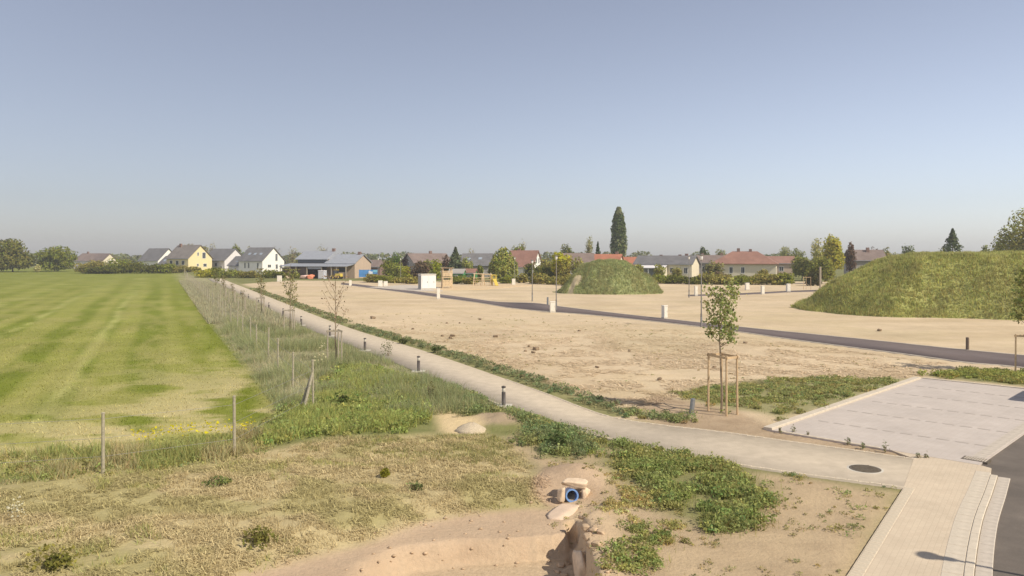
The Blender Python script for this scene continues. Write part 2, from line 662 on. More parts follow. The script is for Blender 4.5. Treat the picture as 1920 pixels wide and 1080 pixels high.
# soils of the plot, from the photograph
PITU = PP([(250, 1240), (480, 1086), (640, 1042), (800, 988), (960, 958), (1040, 955), (1062, 962), (1076, 1000), (1090, 1030), (1102, 1085), (1125, 1240)], -0.25)
PITL = PP([(600, 1240), (690, 1085), (760, 1052), (880, 1038), (1000, 1031), (1062, 1026), (1090, 1030), (1102, 1085), (1125, 1240)], -0.5)
SLOT = PP([(1063, 992), (1078, 992), (1088, 1010), (1094, 1030), (1066, 1030), (1064, 1005)], -0.4)
NEARSTRAW = PP([(-700, 985), (0, 915), (437, 858), (560, 832), (640, 818), (900, 815), (985, 845), (1040, 900), (1040, 968), (850, 988), (560, 1086), (380, 1240), (-900, 1240)])
LUSH = PP([(470, 845), (480, 800), (575, 745), (630, 690), (700, 688), (790, 722), (812, 790), (750, 818), (600, 822)])
WEED_A = PP([(795, 706), (870, 724), (938, 752), (932, 772), (880, 784), (830, 752)])
WEED_B = PP([(968, 770), (1018, 772), (1075, 802), (1112, 832), (1062, 862), (1018, 858), (985, 805)])
WEED_C = PP([(1122, 856), (1200, 840), (1340, 862), (1392, 884), (1422, 940), (1372, 988), (1292, 990), (1200, 945)])
WEED_D = PP([(1248, 738), (1450, 713), (1650, 708), (1712, 710), (1560, 765), (1470, 795), (1420, 778), (1340, 764), (1290, 752)])
WEED_E = PP([(1390, 884), (1480, 890), (1600, 912), (1680, 925), (1600, 935), (1500, 905)])
WEED_F = PP([(1550, 1005), (1600, 955), (1650, 930), (1655, 960), (1610, 1000), (1570, 1015)])
WEED_G = PP([(1120, 1075), (1150, 1045), (1210, 1005), (1270, 1000), (1275, 1060), (1180, 1085)])
WEED_H = PP([(1745, 706), (1800, 694), (1925, 700), (2050, 716), (2050, 745), (1925, 726)])
DIRT = PP([(1000, 800), (1120, 842), (1260, 862), (1400, 888), (1690, 925), (1590, 1085), (1520, 1240), (1110, 1240), (1092, 1050), (1040, 930), (960, 830)])
EARTH = PP([(1230, 742), (1330, 760), (1400, 775), (1440, 800), (1712, 852), (1712, 866), (1440, 828), (1330, 812), (1240, 800), (1180, 770)])
SAND = PP([(812, 768), (850, 770), (905, 795), (900, 812), (835, 814)])
WALL_X = lambda y: 0.0


def hz(x, y):
    """height of the ground"""
    x = np.asarray(x, float)
    y = np.asarray(y, float)
    h = (fbm(x, y, 2.2, 3, 4) - 0.5) * 0.10 + (fbm(x, y, 0.35, 9, 2) - 0.5) * 0.035
    # keep it flat and low beside and under everything paved
    dp = np.maximum.reduce([sdist(x, y, PATH_POLY), sdist(x, y, ROAD_POLY), sdist(x, y, PARK_POLY), sdist(x, y, WALK_POLY), sdist(x, y, STREET_POLY)])
    k = ss(0.05, 1.3, -dp)
    h = h * k + 0.025 * ss(-0.06, 0.25, -dp) - 0.04 * ss(0.06, -0.06, -dp) - 0.08 * ss(0.0, 0.3, sdist(x, y, STREET_POLY))
    far = ss(45, 70, y)
    h = h * (1 - 0.5 * far)
    # excavation
    near = (y < 24) & (y > 5) & (x > -14) & (x < 8)
    if near.any():
        xn, yn = x[near], y[near]
        hn = h[near].copy()
        ns = sdist(xn, yn, NEARSTRAW)
        wob = (fbm(xn, yn, 0.5, 21, 3) - 0.5) * 0.16
        dU = sdist(xn, yn, PITU) + wob
        dL = sdist(xn, yn, PITL) + wob * 0.7
        dS = sdist(xn, yn, SLOT) + wob * 0.25
        east = ss(0.75, 1.25, xn) * ss(16.7, 15.5, yn)              # the sharp bank is on the right side of the pit
        wU = 1.5 * (1 - east) + 0.16 * east
        a = ss(-1, 0.15, dU / wU)
        hn = hn * (1 - 0.6 * a) - 0.27 * a
        b = ss(-0.10, 0.10, dL / (0.4 + 0.9 * ss(0.2, -1.8, xn)))
        hn -= 0.42 * b
        hn -= 0.34 * ss(-0.05, 0.06, dS) * (1 - 0.6 * b)
        # spoil lip along the bank and around the pipe
        hn += 0.16 * np.exp(-((xn - 1.75) / 0.5) ** 2 - ((yn - 15.2) / 1.6) ** 2) * (1 - a)
        hn += 0.30 * np.exp(-((xn - 1.55) / 0.75) ** 2 - ((yn - 18.9) / 0.7) ** 2)
        hn -= 0.16 * np.exp(-((xn - 1.15) / 0.45) ** 2 - ((yn - 17.3) / 0.9) ** 2) * (1 - a)
        h = h.copy()
        h[near] = hn
    # heap by the nearest bollard, grass bank behind the path
    h = h + (0.16 + 0.5 * (fbm(x, y, 0.5, 29, 3) - 0.5)) * np.exp(-((x + 0.3) / 1.0) ** 2 - ((y - 25.5) / 1.1) ** 2) * k
    h = h + 1.3 * np.exp(-((x + 80) / 14) ** 2 - ((y - 205) / 9) ** 2)
    return h


def hz1(x, y):
    return float(hz(np.array([x]), np.array([y]))[0])


def march(a, b, f):
    out = [a]
    while out[-1] < b:
        out.append(out[-1] + f(out[-1]))
    out[-1] = b
    return out


def xstep(x):
    if 0.3 <= x <= 2.6:
        return 0.055
    if -9 <= x <= 14:
        return 0.2
    d = max(-9 - x, x - 14)
    if x < 0:
        return 0.24 if d < 34 else (0.24 + (d - 34) * 0.04 if d < 400 else 60)
    return 0.2 + d * 0.035 if d < 400 else 60


def ystep(y):
    if y < 12.4:
        return 0.6
    if y < 20:
        return 0.085
    if y < 30:
        return 0.17
    return 0.17 + (y - 30) * 0.012 if y < 500 else 60


XS = np.array(sorted(set(np.round([-v for v in march(0, 9, lambda v: 0.2)] + [-v for v in march(9, 1500, lambda v: xstep(-v - 1e-6))] + march(0, 14, xstep) + march(14, 1500, xstep), 4))))
YS = np.array(march(-60, 12.4, lambda y: 4 if y < 4 else 0.6) + march(12.4, 1500, ystep)[1:])
GX, GY = np.meshgrid(XS, YS)
gx, gy = GX.ravel(), GY.ravel()
gz = hz(gx, gy)


def soils(x, y):
    """two albedos for each ground point"""
    n = len(x)
    A = np.zeros((n, 3))
    B = np.zeros((n, 3))
    n1 = fbm(x, y, 1.6, 41, 4) - 0.5
    n2 = fbm(x, y, 7, 57, 4) - 0.5

    def put(w, a, b):
        nonlocal A, B
        w = np.clip(w, 0, 1)[:, None]
        A = A * (1 - w) + np.array(a) * w
        B = B * (1 - w) + np.array(b) * w
    one = np.ones(n)
    put(one, (0.20, 0.19, 0.075), (0.155, 0.16, 0.055))                   # gardens and far land
    # straw-covered plots
    plots = np.array([P(455, 533), P(545, 526), P(1000, 529), P(1500, 528), P(2600, 531), P(2600, 800), P(1712, 712), (9.2, 22), (6, 24), (3, 26), (0.9, 31.4), (-13, 60.2), (-45, 130)])
    w = ss(-1, 1, sdist(x, y, plots) / (0.25 + y * 0.006) + n1 * 2)
    t = (n2 + 0.5)[:, None]
    put(w, (0.57, 0.443, 0.29), (0.51, 0.392, 0.25))
    put(w * ss(0.50, 0.70, fbm(x * 0.22, y * 0.9, 2.4, 171, 4)) * 0.5, (0.47, 0.355, 0.215), (0.42, 0.315, 0.19))
    put(w * ss(0.56, 0.7, fbm(x, y, 9, 181, 4)) * 0.35, (0.50, 0.40, 0.235), (0.45, 0.365, 0.21))
    for uo in (4.0, 5.7, 11.5, 13.2):
        ur = (x - PATH_R[4, 0]) * FDIR[1] - (y - PATH_R[4, 1]) * FDIR[0] - uo + (fbm(x, y, 14, 191, 2) - 0.5) * 5
        put(w * ss(0.32, 0.08, np.abs(ur)) * ss(0.35, 0.55, fbm(x, y, 3, 201, 3)) * 0.45, (0.48, 0.36, 0.22), (0.43, 0.32, 0.195))
    w2 = w * ss(0.55, 0.78, fbm(x, y, 5.0, 77, 3)) * 0.4
    put(w2, (0.51, 0.395, 0.235), (0.455, 0.345, 0.203))
    # pale wheel tracks across the plot
    for ya, yb in ((588, 591), (536, 538)):
        v = F * H / np.maximum(y, 1)
        put(w * ss(1.0, 0.2, np.abs(v - (ya - HY) - n2 * 3) / 2.0) * 0.6 * ((x > -14) & (x < 60)), (0.62, 0.48, 0.29), (0.56, 0.43, 0.26))
    # meadow left of the fence
    side = (x - CORNER[0]) * FDIR[1] - (y - CORNER[1]) * FDIR[0]             # >0 right of the fence line
    mead = ss(0.6, -0.6, side + n1 * 1.2) * (y > 10)
    front = np.array([(-90, 0), (-30, 13.5), (-10.3, 19.3), (-7.7, 21.2), CORNER, (-110, 256), (-700, 800), (-900, 0)])
    mead = ss(0.0, 1.9, sdist(x, y, front) + n1 * 2.0)
    def putm(w, a_, b_):
        put(w, np.array(a_) * (0.80, 0.84, 0.66), np.array(b_) * (0.80, 0.84, 0.66))
    g1, g2 = (0.205, 0.22, 0.042), (0.255, 0.25, 0.062)
    putm(mead, g1, g2)
    u = -side
    along = x * FDIR[0] + y * FDIR[1]
    wob = (fbm(x, y, 30, 91, 3) - 0.5) * 6
    uu = u + wob * 0.22 - 0.0022 * np.maximum(y - 60, 0) ** 1.6 * 0.3
    dist = ss(330, 110, y)
    lane = ss(64, 14, u)
    st = ss(0.35, 0.65, 0.5 + 0.5 * np.sin(uu * 2 * math.pi / 3.1 + 0.8 * np.sin(uu * 0.7)))
    mott = fbm(uu, along * 0.16, 1.0, 63, 5)
    putm(mead * st * lane * dist * 0.75, (0.33, 0.31, 0.095), (0.38, 0.35, 0.125))
    putm(mead * (1 - st) * lane * dist * 0.55, (0.195, 0.22, 0.038), (0.225, 0.24, 0.05))
    tr = np.exp(-(((uu % 6.2) - 2.4) / 0.34) ** 2)
    putm(mead * tr * lane * dist * ss(0.3, 0.5, mott) * 0.9, (0.48, 0.44, 0.19), (0.43, 0.40, 0.16))
    putm(mead * ss(1.5, 0.7, np.abs(uu - 2.6)) * dist * 0.7, (0.20, 0.215, 0.03), (0.215, 0.23, 0.04))
    # hay lying about
    sw = ss(0.46, 0.66, mott) * (0.25 + 0.75 * ss(150, 25, y))
    putm(mead * sw * 0.7, (0.37, 0.325, 0.125), (0.42, 0.36, 0.16))
    sw2 = ss(0.52, 0.68, fbm(x * 0.3, y * 0.8, 3.2, 163, 4)) * ss(6, 22, u) * ss(120, 35, y)
    putm(mead * sw2 * 0.6, (0.40, 0.345, 0.15), (0.36, 0.315, 0.125))
    dry = ss(11, 0, u) * ss(46, 26, y) * 1.2 + ss(29, 20, y + x * 0.05) * 0.7
    putm(mead * np.clip(dry, 0, 1) * ss(0.38, 0.56, fbm(x * 0.6, y, 1.5, 88, 4)) * 0.95, (0.60, 0.475, 0.30), (0.54, 0.43, 0.25))
    # rough verge between fence and path
    nv_ = np.array([FDIR[1], -FDIR[0]])
    verge = np.array([CORNER - nv_ * 0.9, CORNER - nv_ * 1.3 + FDIR * 190, (-70, 183), (-60, 156), (-48, 129.5), (-16.2, 59.5), (-7.9, 43), (-2, 31), (-0.1, 27.2), (-3, 26)])
    wv = ss(-0.5, 0.5, sdist(x, y, verge) + n1)
    put(wv, (0.33, 0.295, 0.165), (0.27, 0.255, 0.125))
    # foreground
    wn = ss(-0.5, 0.5, sdist(x, y, NEARSTRAW) + n1 * 1.2)
    put(wn, (0.47, 0.375, 0.20), (0.365, 0.29, 0.15))
    put(wn * ss(0.5, 0.66, fbm(x, y, 1.5, 131, 3)) * 0.6, (0.33, 0.29, 0.12), (0.29, 0.255, 0.10))
    wd = ss(-0.5, 0.4, sdist(x, y, DIRT) + n1 * 0.8)
    put(wd, (0.45, 0.335, 0.205), (0.37, 0.27, 0.165))
    put(ss(-0.4, 0.4, sdist(x, y, EARTH) + n1 * 0.6), (0.40, 0.295, 0.19), (0.30, 0.215, 0.135))
    for poly, wgt in ((LUSH, 1), (WEED_A, 0.9), (WEED_B, 0.9), (WEED_C, 0.8), (WEED_D, 0.75), (WEED_H, 0.9)):
        put(ss(-0.5, 0.5, sdist(x, y, poly) + n1 * 1.4) * wgt, (0.20, 0.20, 0.075), (0.165, 0.175, 0.06))
    strip = ss(1.6, 0.5, -sdist(x, y, PATH_POLY) + n1 * 1.2) * (x > np.interp(y, PATH_R[::-1, 1], PATH_R[::-1, 0]) - 0.1) * (y > 26)
    put(strip, (0.27, 0.24, 0.11), (0.20, 0.20, 0.08))
    lip = np.exp(-((x + 0.3) / 1.1) ** 2 - ((y - 25.4) / 1.2) ** 2)
    put(ss(0.3, 0.7, lip + n1 * 0.3), (0.37, 0.28, 0.18), (0.31, 0.23, 0.145))
    put(ss(-0.3, 0.3, sdist(x, y, SAND) + n1 * 0.5), (0.62, 0.47, 0.26), (0.58, 0.44, 0.25))
    # clay of the excavation
    wc = ss(-0.35, 0.1, sdist(x, y, PITU) + n1 * 0.5)
    put(wc, (0.475, 0.345, 0.225), (0.435, 0.31, 0.2))
    put(ss(-0.1, 0.3, sdist(x, y, PITL) + n1 * 0.4) * 0.75, (0.46, 0.345, 0.215), (0.49, 0.37, 0.235))
    pipe = np.exp(-((x - 1.3) / 1.0) ** 2 - ((y - 18.2) / 1.25) ** 2)
    put(ss(0.35, 0.6, pipe + n1 * 0.3), (0.44, 0.315, 0.205), (0.38, 0.27, 0.17))
    bank = ss(0.1, -0.05, sdist(x, y, PITU)) * ss(-0.9, -0.3, sdist(x, y, PITU)) * (x > 1.0)
    put(bank, (0.56, 0.41, 0.255), (0.50, 0.36, 0.22))
    return A, B


GA, GB = soils(gx, gy)
nyv, nxv = len(YS), len(XS)
ci, cj = np.meshgrid(np.arange(nyv - 1), np.arange(nxv - 1), indexing='ij')
ci, cj = ci.ravel(), cj.ravel()
quads = np.stack([ci * nxv + cj, ci * nxv + cj + 1, (ci + 1) * nxv + cj + 1, (ci + 1) * nxv + cj], 1)
qx = gx[quads].mean(1)
qy = gy[quads].mean(1)
front_poly = np.array([(-90, 0), (-30, 13.5), (-10.3, 19.3), (-7.7, 21.2), CORNER, CORNER + FDIR * 245, (-700, 330), (-900, 0)])
verge_poly = np.array([CORNER, CORNER + FDIR * 190, (-68, 183), (-58, 156), (-46, 129.5), (-29, 90), (-14.8, 59.5), (-6.5, 43), (-0.5, 31), (1.3, 27.2), (-3, 26)])
plot_poly = np.vstack([[P(455, 533), P(545, 526), P(1000, 529), P(1500, 528), P(2300, 531), P(2300, 800)], [P(1712, 712), (9.2, 22), (6, 24), (3, 26), (0.9, 31.4), (-13, 60.2), (-45, 130)]])
reg = np.zeros(len(quads), int)
reg[sdist(qx, qy, plot_poly) > 0] = 1
reg[sdist(qx, qy, verge_poly) > 0] = 3
reg[sdist(qx, qy, front_poly) > 0] = 2
reg[sdist(qx, qy, PITU) > -0.1] = 4
for k, nm, lb in ((0, 'ground', 'soil and dry straw around the paths and the gardens beyond'), (1, 'straw_covered_plots', 'bare straw-covered building plots on both sides of the new road'), (2, 'meadow', 'mown green meadow with pale mower stripes'), (3, 'grass_verge', 'rough grey-green verge between meadow fence and path'), (4, 'clay_pit', 'shallow excavated pit with bare pinkish clay floor')):
    q = quads[reg == k]
    used, inv = np.unique(q.ravel(), return_inverse=True)
    m = npmesh(nm, np.stack([gx[used], gy[used], gz[used]], 1), inv.reshape(-1, 4), GA[used], smooth=True)
    a2 = m.attributes.new('col2', 'FLOAT_COLOR', 'POINT')
    c4 = np.ones((len(used), 4), dtype=np.float32)
    c4[:, :3] = GB[used]
    a2.data.foreach_set('color', c4.ravel())
    tag(link(nm, m, TERRAIN), label=lb, kind='structure')


# ------------------------------------------------------------------ paths and roads
def strip_mesh(name, L, Rr, z, thick=0.12):
    """solid ribbon between two equally long edge lines"""
    n = len(L)
    V = np.zeros((n * 4, 3))
    V[:n, :2], V[:n, 2] = L, z
    V[n:2 * n, :2], V[n:2 * n, 2] = Rr, z
    V[2 * n:3 * n, :2], V[2 * n:3 * n, 2] = L, np.asarray(z) - thick
    V[3 * n:, :2], V[3 * n:, 2] = Rr, np.asarray(z) - thick
    i = np.arange(n - 1)
    fs = [np.stack([i, n + i, n + i + 1, i + 1], 1), np.stack([2 * n + i, i, i + 1, 2 * n + i + 1], 1), np.stack([n + i, 3 * n + i, 3 * n + i + 1, n + i + 1], 1)]
    return npmesh(name, V, np.vstack(fs))


def split_at(arr, Y):
    return arr[arr[:, 1] >= Y], arr[arr[:, 1] <= Y + 1e-6]


zs = np.linspace(0.03, 0.03, len(PL))
path = tag(link('path', strip_mesh('path', PL[::-1], PR[::-1], 0.032), M_PATH), label='pale gravel footpath curving from the far left to the footway', kind='structure')
road = tag(link('road', strip_mesh('road', ROAD_F, ROAD_N, 0.028), M_ROAD), label='new dark asphalt road crossing the straw plots', kind='structure')


def lay(name, poly, z, m, thick=0.15, parent=None):
    return MB().poly([tuple(p) for p in poly], z - thick, z).build(name, m, parent)


street = tag(lay('street', STREET_POLY[::-1], -0.005, M_ASPH), label='dark asphalt street in the lower right corner', kind='structure')
footway = tag(lay('footway', WALK_POLY[::-1], 0.036, M_WALK), label='beige paved footway beside the street', kind='structure')
parking = tag(lay('parking_area', PARK_POLY[::-1], 0.040, M_PARK), label='pale paved parking area with dark bay markers', kind='structure')

# strip of block paving where the path meets the footway
PAVE = np.array([P(1420, 884), P(1440, 823), P(1560, 840), P(1705, 861), (10.62, 20.42), (9.04, 17.96), P(1560, 899)])


def along_line(pts, step, off=0.0):
    """(point, heading) every step metres along a line"""
    pts = np.asarray(pts, float)
    seg = np.hypot(*np.diff(pts, axis=0).T)
    cum = np.concatenate([[0], np.cumsum(seg)])
    out = []
    s = step / 2 + off
    while s < cum[-1]:
        k = min(np.searchsorted(cum, s) - 1, len(seg) - 1)
        k = max(k, 0)
        t = (s - cum[k]) / seg[k]
        p = pts[k] * (1 - t) + pts[k + 1] * t
        d = pts[k + 1] - pts[k]
        out.append((p, math.atan2(d[1], d[0])))
        s += step
    return out


def stones(name, pts, step, w, h, z, m, parent, side=0.0, gap=0.012, jit=0.0):
    """one shared block mesh laid along a line"""
    b = MB()
    L = step - gap
    e = 0.012
    vs = []
    for zz, s in ((0, 1), (h - e, 1), (h, 0)):
        k = e if s == 0 else 0
        for x, y in ((-1, -1), (1, -1), (1, 1), (-1, 1)):
            vs.append((x * (L / 2 - k), y * (w / 2 - k), zz))
    b.add(vs, [(0, 1, 5, 4), (1, 2, 6, 5), (2, 3, 7, 6), (3, 0, 4, 7), (4, 5, 9, 8), (5, 6, 10, 9), (6, 7, 11, 10), (7, 4, 8, 11), (8, 9, 10, 11)])
    me = b.mesh(name)
    me.materials.append(m)
    for p, a in along_line(pts, step):
        q = (p[0] - math.sin(a) * side, p[1] + math.cos(a) * side)
        link(name, me, None, parent, (q[0], q[1], z - h + random.uniform(-jit, jit)), a + random.uniform(-jit, jit) * 2)


# kerb of the footway and its gutter, kerb of the parking area
stones('kerb_stone', KERB_LINE[6:], 0.98, 0.15, 0.22, 0.052, M_KERB, footway, -0.077, 0.006)
stones('gutter_stone', KERB_LINE[6:], 0.49, 0.26, 0.2, 0.022, M_KERBG, footway, -0.284, 0.006)
stones('band_stone', KERB_LINE[6:], 0.50, 0.33, 0.2, 0.042, M_KERB, footway, 0.165, 0.006)
stones('edging_stone', WALK_LEFT[1:4], 0.2, 0.22, 0.2, 0.043, M_SETT, footway, -0.12, 0.01, 0.003)
stones('kerb_stone', [PK(0, 0), PK(PK_L, 0)], 1.0, 0.28, 0.25, 0.11, M_KERB, parking, 0.0, 0.008)
stones('kerb_stone', [PK(PK_L, 0.16), PK(PK_L, PK_W)], 1.0, 0.12, 0.25, 0.08, M_KERB, parking, 0.0, 0.008)
stones('gutter_stone', [PK(0.35, PK_W - 0.2), PK(PK_L, PK_W - 0.2)], 0.5, 0.34, 0.2, 0.047, M_KERBG, parking, 0.0, 0.008)
stones('edging_stone', [PK(0.06, 0.3), PK(0.06, 3.4)], 0.25, 0.1, 0.2, 0.05, M_SETT, parking, 0.0, 0.01)
nearL = PL[PL[:, 1] < 29]
nearR = PR[(PR[:, 1] < 34)]
stones('edging_stone', nearL, 0.25, 0.09, 0.2, 0.048, M_SETT, path, 0.05, 0.012, 0.004)
stones('edging_stone', nearR, 0.25, 0.09, 0.2, 0.048, M_SETT, path, -0.05, 0.012, 0.004)
# dark marker pavers between the parking bays
mk = MB().box((0, 0, 0), (0.34, 0.11, 0.05)).mesh('marker_paver')
mk.materials.append(M_DARKP)
for r in range(1, 6):
    for k in range(10):
        p = PK(r * 2.37, 0.75 + k * 0.5)
        link('marker_paver', mk, None, parking, (p[0], p[1], 0.0195), math.atan2(PK_V[1], PK_V[0]))
# pale kerb strips along the new road
for side, line in ((0.06, ROAD_N), (-0.06, ROAD_F)):
    off = []
    for i in range(len(line)):
        d = line[min(i + 1, len(line) - 1)] - line[max(i - 1, 0)]
        d = d / np.hypot(*d)
        off.append(line[i] + np.array([-d[1], d[0]]) * (-0.14 if side > 0 else 0.14))
    off = np.array(off)
    link('kerb', strip_mesh('kerb', line if side > 0 else off, off if side > 0 else line, 0.05, 0.12), M_KERB, road)
# second, shorter road far right
tag(link('side_road', strip_mesh('side_road', PP([(1290, 553), (1380, 550.5), (1480, 545.5), (1560, 543)]), PP([(1290, 556), (1385, 553.5), (1480, 548.5), (1560, 546)]), 0.03), M_ROAD), label='thin dark side road behind the staked tree', kind='structure')
tag(lay('transformer_pad', PP([(690, 539), (760, 534.5), (830, 539.5), (830, 546.5), (780, 546.5)])[::-1], 0.05, M_KERBG), label='pale paved pad around the transformer cabin', kind='structure')
tag(lay('play_area', PP([(812, 545), (905, 543), (1000, 535.5), (950, 532.5), (830, 536)])[::-1], 0.07, mat('play_sand', (0.56, 0.41, 0.24), 0.95, 0.1, 2)), label='sand bed under the timber play equipment', kind='structure')


# ------------------------------------------------------------------ foliage generators
def leaf_quads(c, size, col, g, up=0.0, aspect=0.6, outward=None):
    """one bent-free quad per centre, random facing"""
    n = len(c)
    nrm = g.normal(size=(n, 3))
    if outward is not None:
        nrm = nrm * 0.75 + outward * 1.1
    nrm[:, 2] += up
    nrm /= np.linalg.norm(nrm, axis=1)[:, None] + 1e-9
    t = g.normal(size=(n, 3))
    t -= (t * nrm).sum(1)[:, None] * nrm
    t /= np.linalg.norm(t, axis=1)[:, None] + 1e-9
    b = np.cross(nrm, t)
    s = (size * g.uniform(0.6, 1.3, n))[:, None] if np.isscalar(size) else size[:, None]
    a = t * s * 0.5
    b = b * s * 0.5 * aspect
    V = np.stack([c - a, c + b * 0.9 - a * 0.1, c + a, c - b * 0.9 - a * 0.1], 1).reshape(-1, 3)
    Fc = np.arange(n * 4).reshape(-1, 4)
    C = np.repeat(col, 4, axis=0)
    return V, Fc, C


def vary(base, n, g, dv=0.25, dh=0.1):
    base = np.asarray(base)
    v = g.normal(1.0, dv, n).clip(0.4, 1.9)[:, None]
    h = g.normal(0, dh, (n, 3)) * np.array([1.0, 0.5, 0.6])
    return np.clip(base * v * (1 + h), 0.004, 0.9)


def tube_path(mb, pts, radii, n=6):
    for i in range(len(pts) - 1):
        mb.tube(pts[i], pts[i + 1], radii[i], radii[i + 1], n, cap=(i == len(pts) - 2))


def crown_points(kind, rx, rz, z0, n, g, lobes=14, low=False):
    """leaf centres and outward directions of a crown standing on z0, half width rx, height rz"""
    pts, out = [], []
    if kind == 'round':
        cs = []
        for i in range(lobes):
            d = g.normal(size=3)
            d /= np.linalg.norm(d)
            r = g.uniform(0.35, 0.78)
            cs.append((np.array([d[0] * rx * r, d[1] * rx * r, z0 + rz * 0.5 + d[2] * rz * 0.5 * r]), g.uniform(0.28, 0.5)))
        cs.append((np.array([0, 0, z0 + rz * 0.5]), 0.62))
        if low:
            for i in range(8):
                a = i * 0.785 + g.uniform(-0.3, 0.3)
                q = g.uniform(0.35, 0.62)
                cs.append((np.array([math.cos(a) * rx * q, math.sin(a) * rx * q, z0 + rz * g.uniform(0.16, 0.3)]), g.uniform(0.3, 0.42)))
        per = np.array([c[1] ** 2 for c in cs])
        per = (per / per.sum() * n).astype(int) + 1
        for (c, r), k in zip(cs, per):
            d = g.normal(size=(k, 3))
            d /= np.linalg.norm(d, axis=1)[:, None]
            rad = r * g.uniform(0.6, 1.1, k)[:, None]
            pts.append(c + d * rad * np.array([rx, rx, rz * 0.5]))
            out.append(d)
    elif kind == 'poplar':
        z = g.random(n)
        prof = np.interp(z, [0, 0.06, 0.3, 0.6, 0.85, 1], [0.55, 0.95, 1.0, 0.92, 0.62, 0.18])
        th = g.uniform(0, 2 * math.pi, n)
        clump = 0.8 + 0.35 * vnoise(th * 2.0, z * 14, 5)
        r = prof * rx * clump * np.sqrt(g.uniform(0.35, 1, n))
        pts.append(np.stack([r * np.cos(th), r * np.sin(th), z0 + z * rz], 1))
        out.append(np.stack([np.cos(th), np.sin(th), 0.3 + 0 * th], 1))
    elif kind == 'conifer':
        z = g.random(n) ** 1.3
        tier = (z * 9) % 1.0
        prof = (1 - z) * (0.72 + 0.4 * (1 - tier)) + 0.02
        th = g.uniform(0, 2 * math.pi, n)
        arm = 0.75 + 0.4 * vnoise(th * 2.6, np.floor(z * 9), 8)
        r = prof * rx * arm * np.sqrt(g.uniform(0.15, 1, n))
        pts.append(np.stack([r * np.cos(th), r * np.sin(th), z0 + z * rz - r * 0.25], 1))
        out.append(np.stack([np.cos(th), np.sin(th), 0.4 + 0 * th], 1))
    elif kind == 'willow':
        k = max(n // 26, 1)
        th = g.uniform(0, 2 * math.pi, k)
        rr = rx * np.sqrt(g.random(k))
        top = z0 + rz * (1.0 - 0.55 * (rr / rx) ** 2) * g.uniform(0.86, 1.02, k)
        ln = (top - z0) * g.uniform(0.35, 0.95, k)
        s = g.random((k, 26))
        x = (rr * np.cos(th))[:, None] + g.normal(0, 0.12, (k, 26)) + s * 0.25 * np.cos(th)[:, None]
        y = (rr * np.sin(th))[:, None] + g.normal(0, 0.12, (k, 26)) + s * 0.25 * np.sin(th)[:, None]
        z = top[:, None] - s * ln[:, None]
        pts.append(np.stack([x.ravel(), y.ravel(), z.ravel()], 1))
        out.append(np.stack([np.repeat(np.cos(th), 26), np.repeat(np.sin(th), 26), np.full(k * 26, 0.4)], 1))
    return np.vstack(pts), np.vstack(out)


SHAPES = {}


def tree(name, label, px, top, Y, wpx, col, kind='round', n=2200, leaf=0.55, z0f=0.18, cat='tree', group=None, bare=0.0, col2=None, seed=None, base_z=0.0):
    """a tree whose foot stands at depth Y under pixel column px and whose tip reaches pixel row top"""
    seed = seed if seed is not None else int(px * 7 + top * 3 + Y)
    g = np.random.default_rng(seed)
    X = (px - 960) * Y / F
    hgt = H - (top - HY) * Y / F - base_z
    rx = wpx * Y / F
    t = empty(name, (X, Y, base_z), g.uniform(0, 6))
    z0 = hgt * z0f
    rz = hgt - z0
    c, o = crown_points(kind, rx, rz * (0.97 if kind != 'round' else 1.0), z0, n, g, low=z0f < 0.05)
    if kind == 'round':
        zz = c[:, 2]
        c[:, 2] = z0 + (zz - zz.min()) / (zz.max() - zz.min()) * rz
    col = np.array(col) * np.array((1.95, 1.75, 1.2))
    cc = vary(col, len(c), g, 0.28, 0.08)
    if col2 is not None:
        k = fbm(c[:, 0] + 50, c[:, 2] + 50, max(rx * 0.7, 0.4), seed % 97, 2) > 0.55
        cc[k] = vary(np.array(col2) * np.array((1.95, 1.75, 1.2)), int(k.sum()), g, 0.22, 0.08)
    V, Fc, C = leaf_quads(c, leaf, cc, g, 0.25, 0.75, o)
    m = npmesh('crown', V, Fc, C)
    link('crown', m, LEAF, t)
    mb = MB()
    r0 = max(0.05, hgt * 0.022)
    pts = [(0, 0, -0.15)]
    for k in range(1, 5):
        f = k / 4 * 0.85
        pts.append((g.normal(0, 0.015) * hgt, g.normal(0, 0.015) * hgt, hgt * f))
    tube_path(mb, pts, [r0 * (1 - 0.2 * k) for k in range(5)], 7)
    for k in range(7 if kind != 'conifer' else 0):
        i = 1 + k % 3
        a = g.uniform(0, 6.28)
        p = Vector(pts[i])
        e = p + Vector((math.cos(a) * rx * 0.6, math.sin(a) * rx * 0.6, rz * g.uniform(0.12, 0.3)))
        mb.tube(p, e, r0 * 0.45, r0 * 0.1, 5)
    if bare:
        for k in range(int(bare)):
            a = g.uniform(0, 6.28)
            p = Vector((0, 0, hgt * g.uniform(0.25, 0.7)))
            e = p + Vector((math.cos(a) * rx * g.uniform(.4, 1), math.sin(a) * rx * g.uniform(.4, 1), hgt * g.uniform(0.1, 0.32)))
            mb.tube(p, e, r0 * 0.3, r0 * 0.05, 4)
    mb.build('trunk', M_BARK, t)
    tag(t, label, cat, group)
    return t


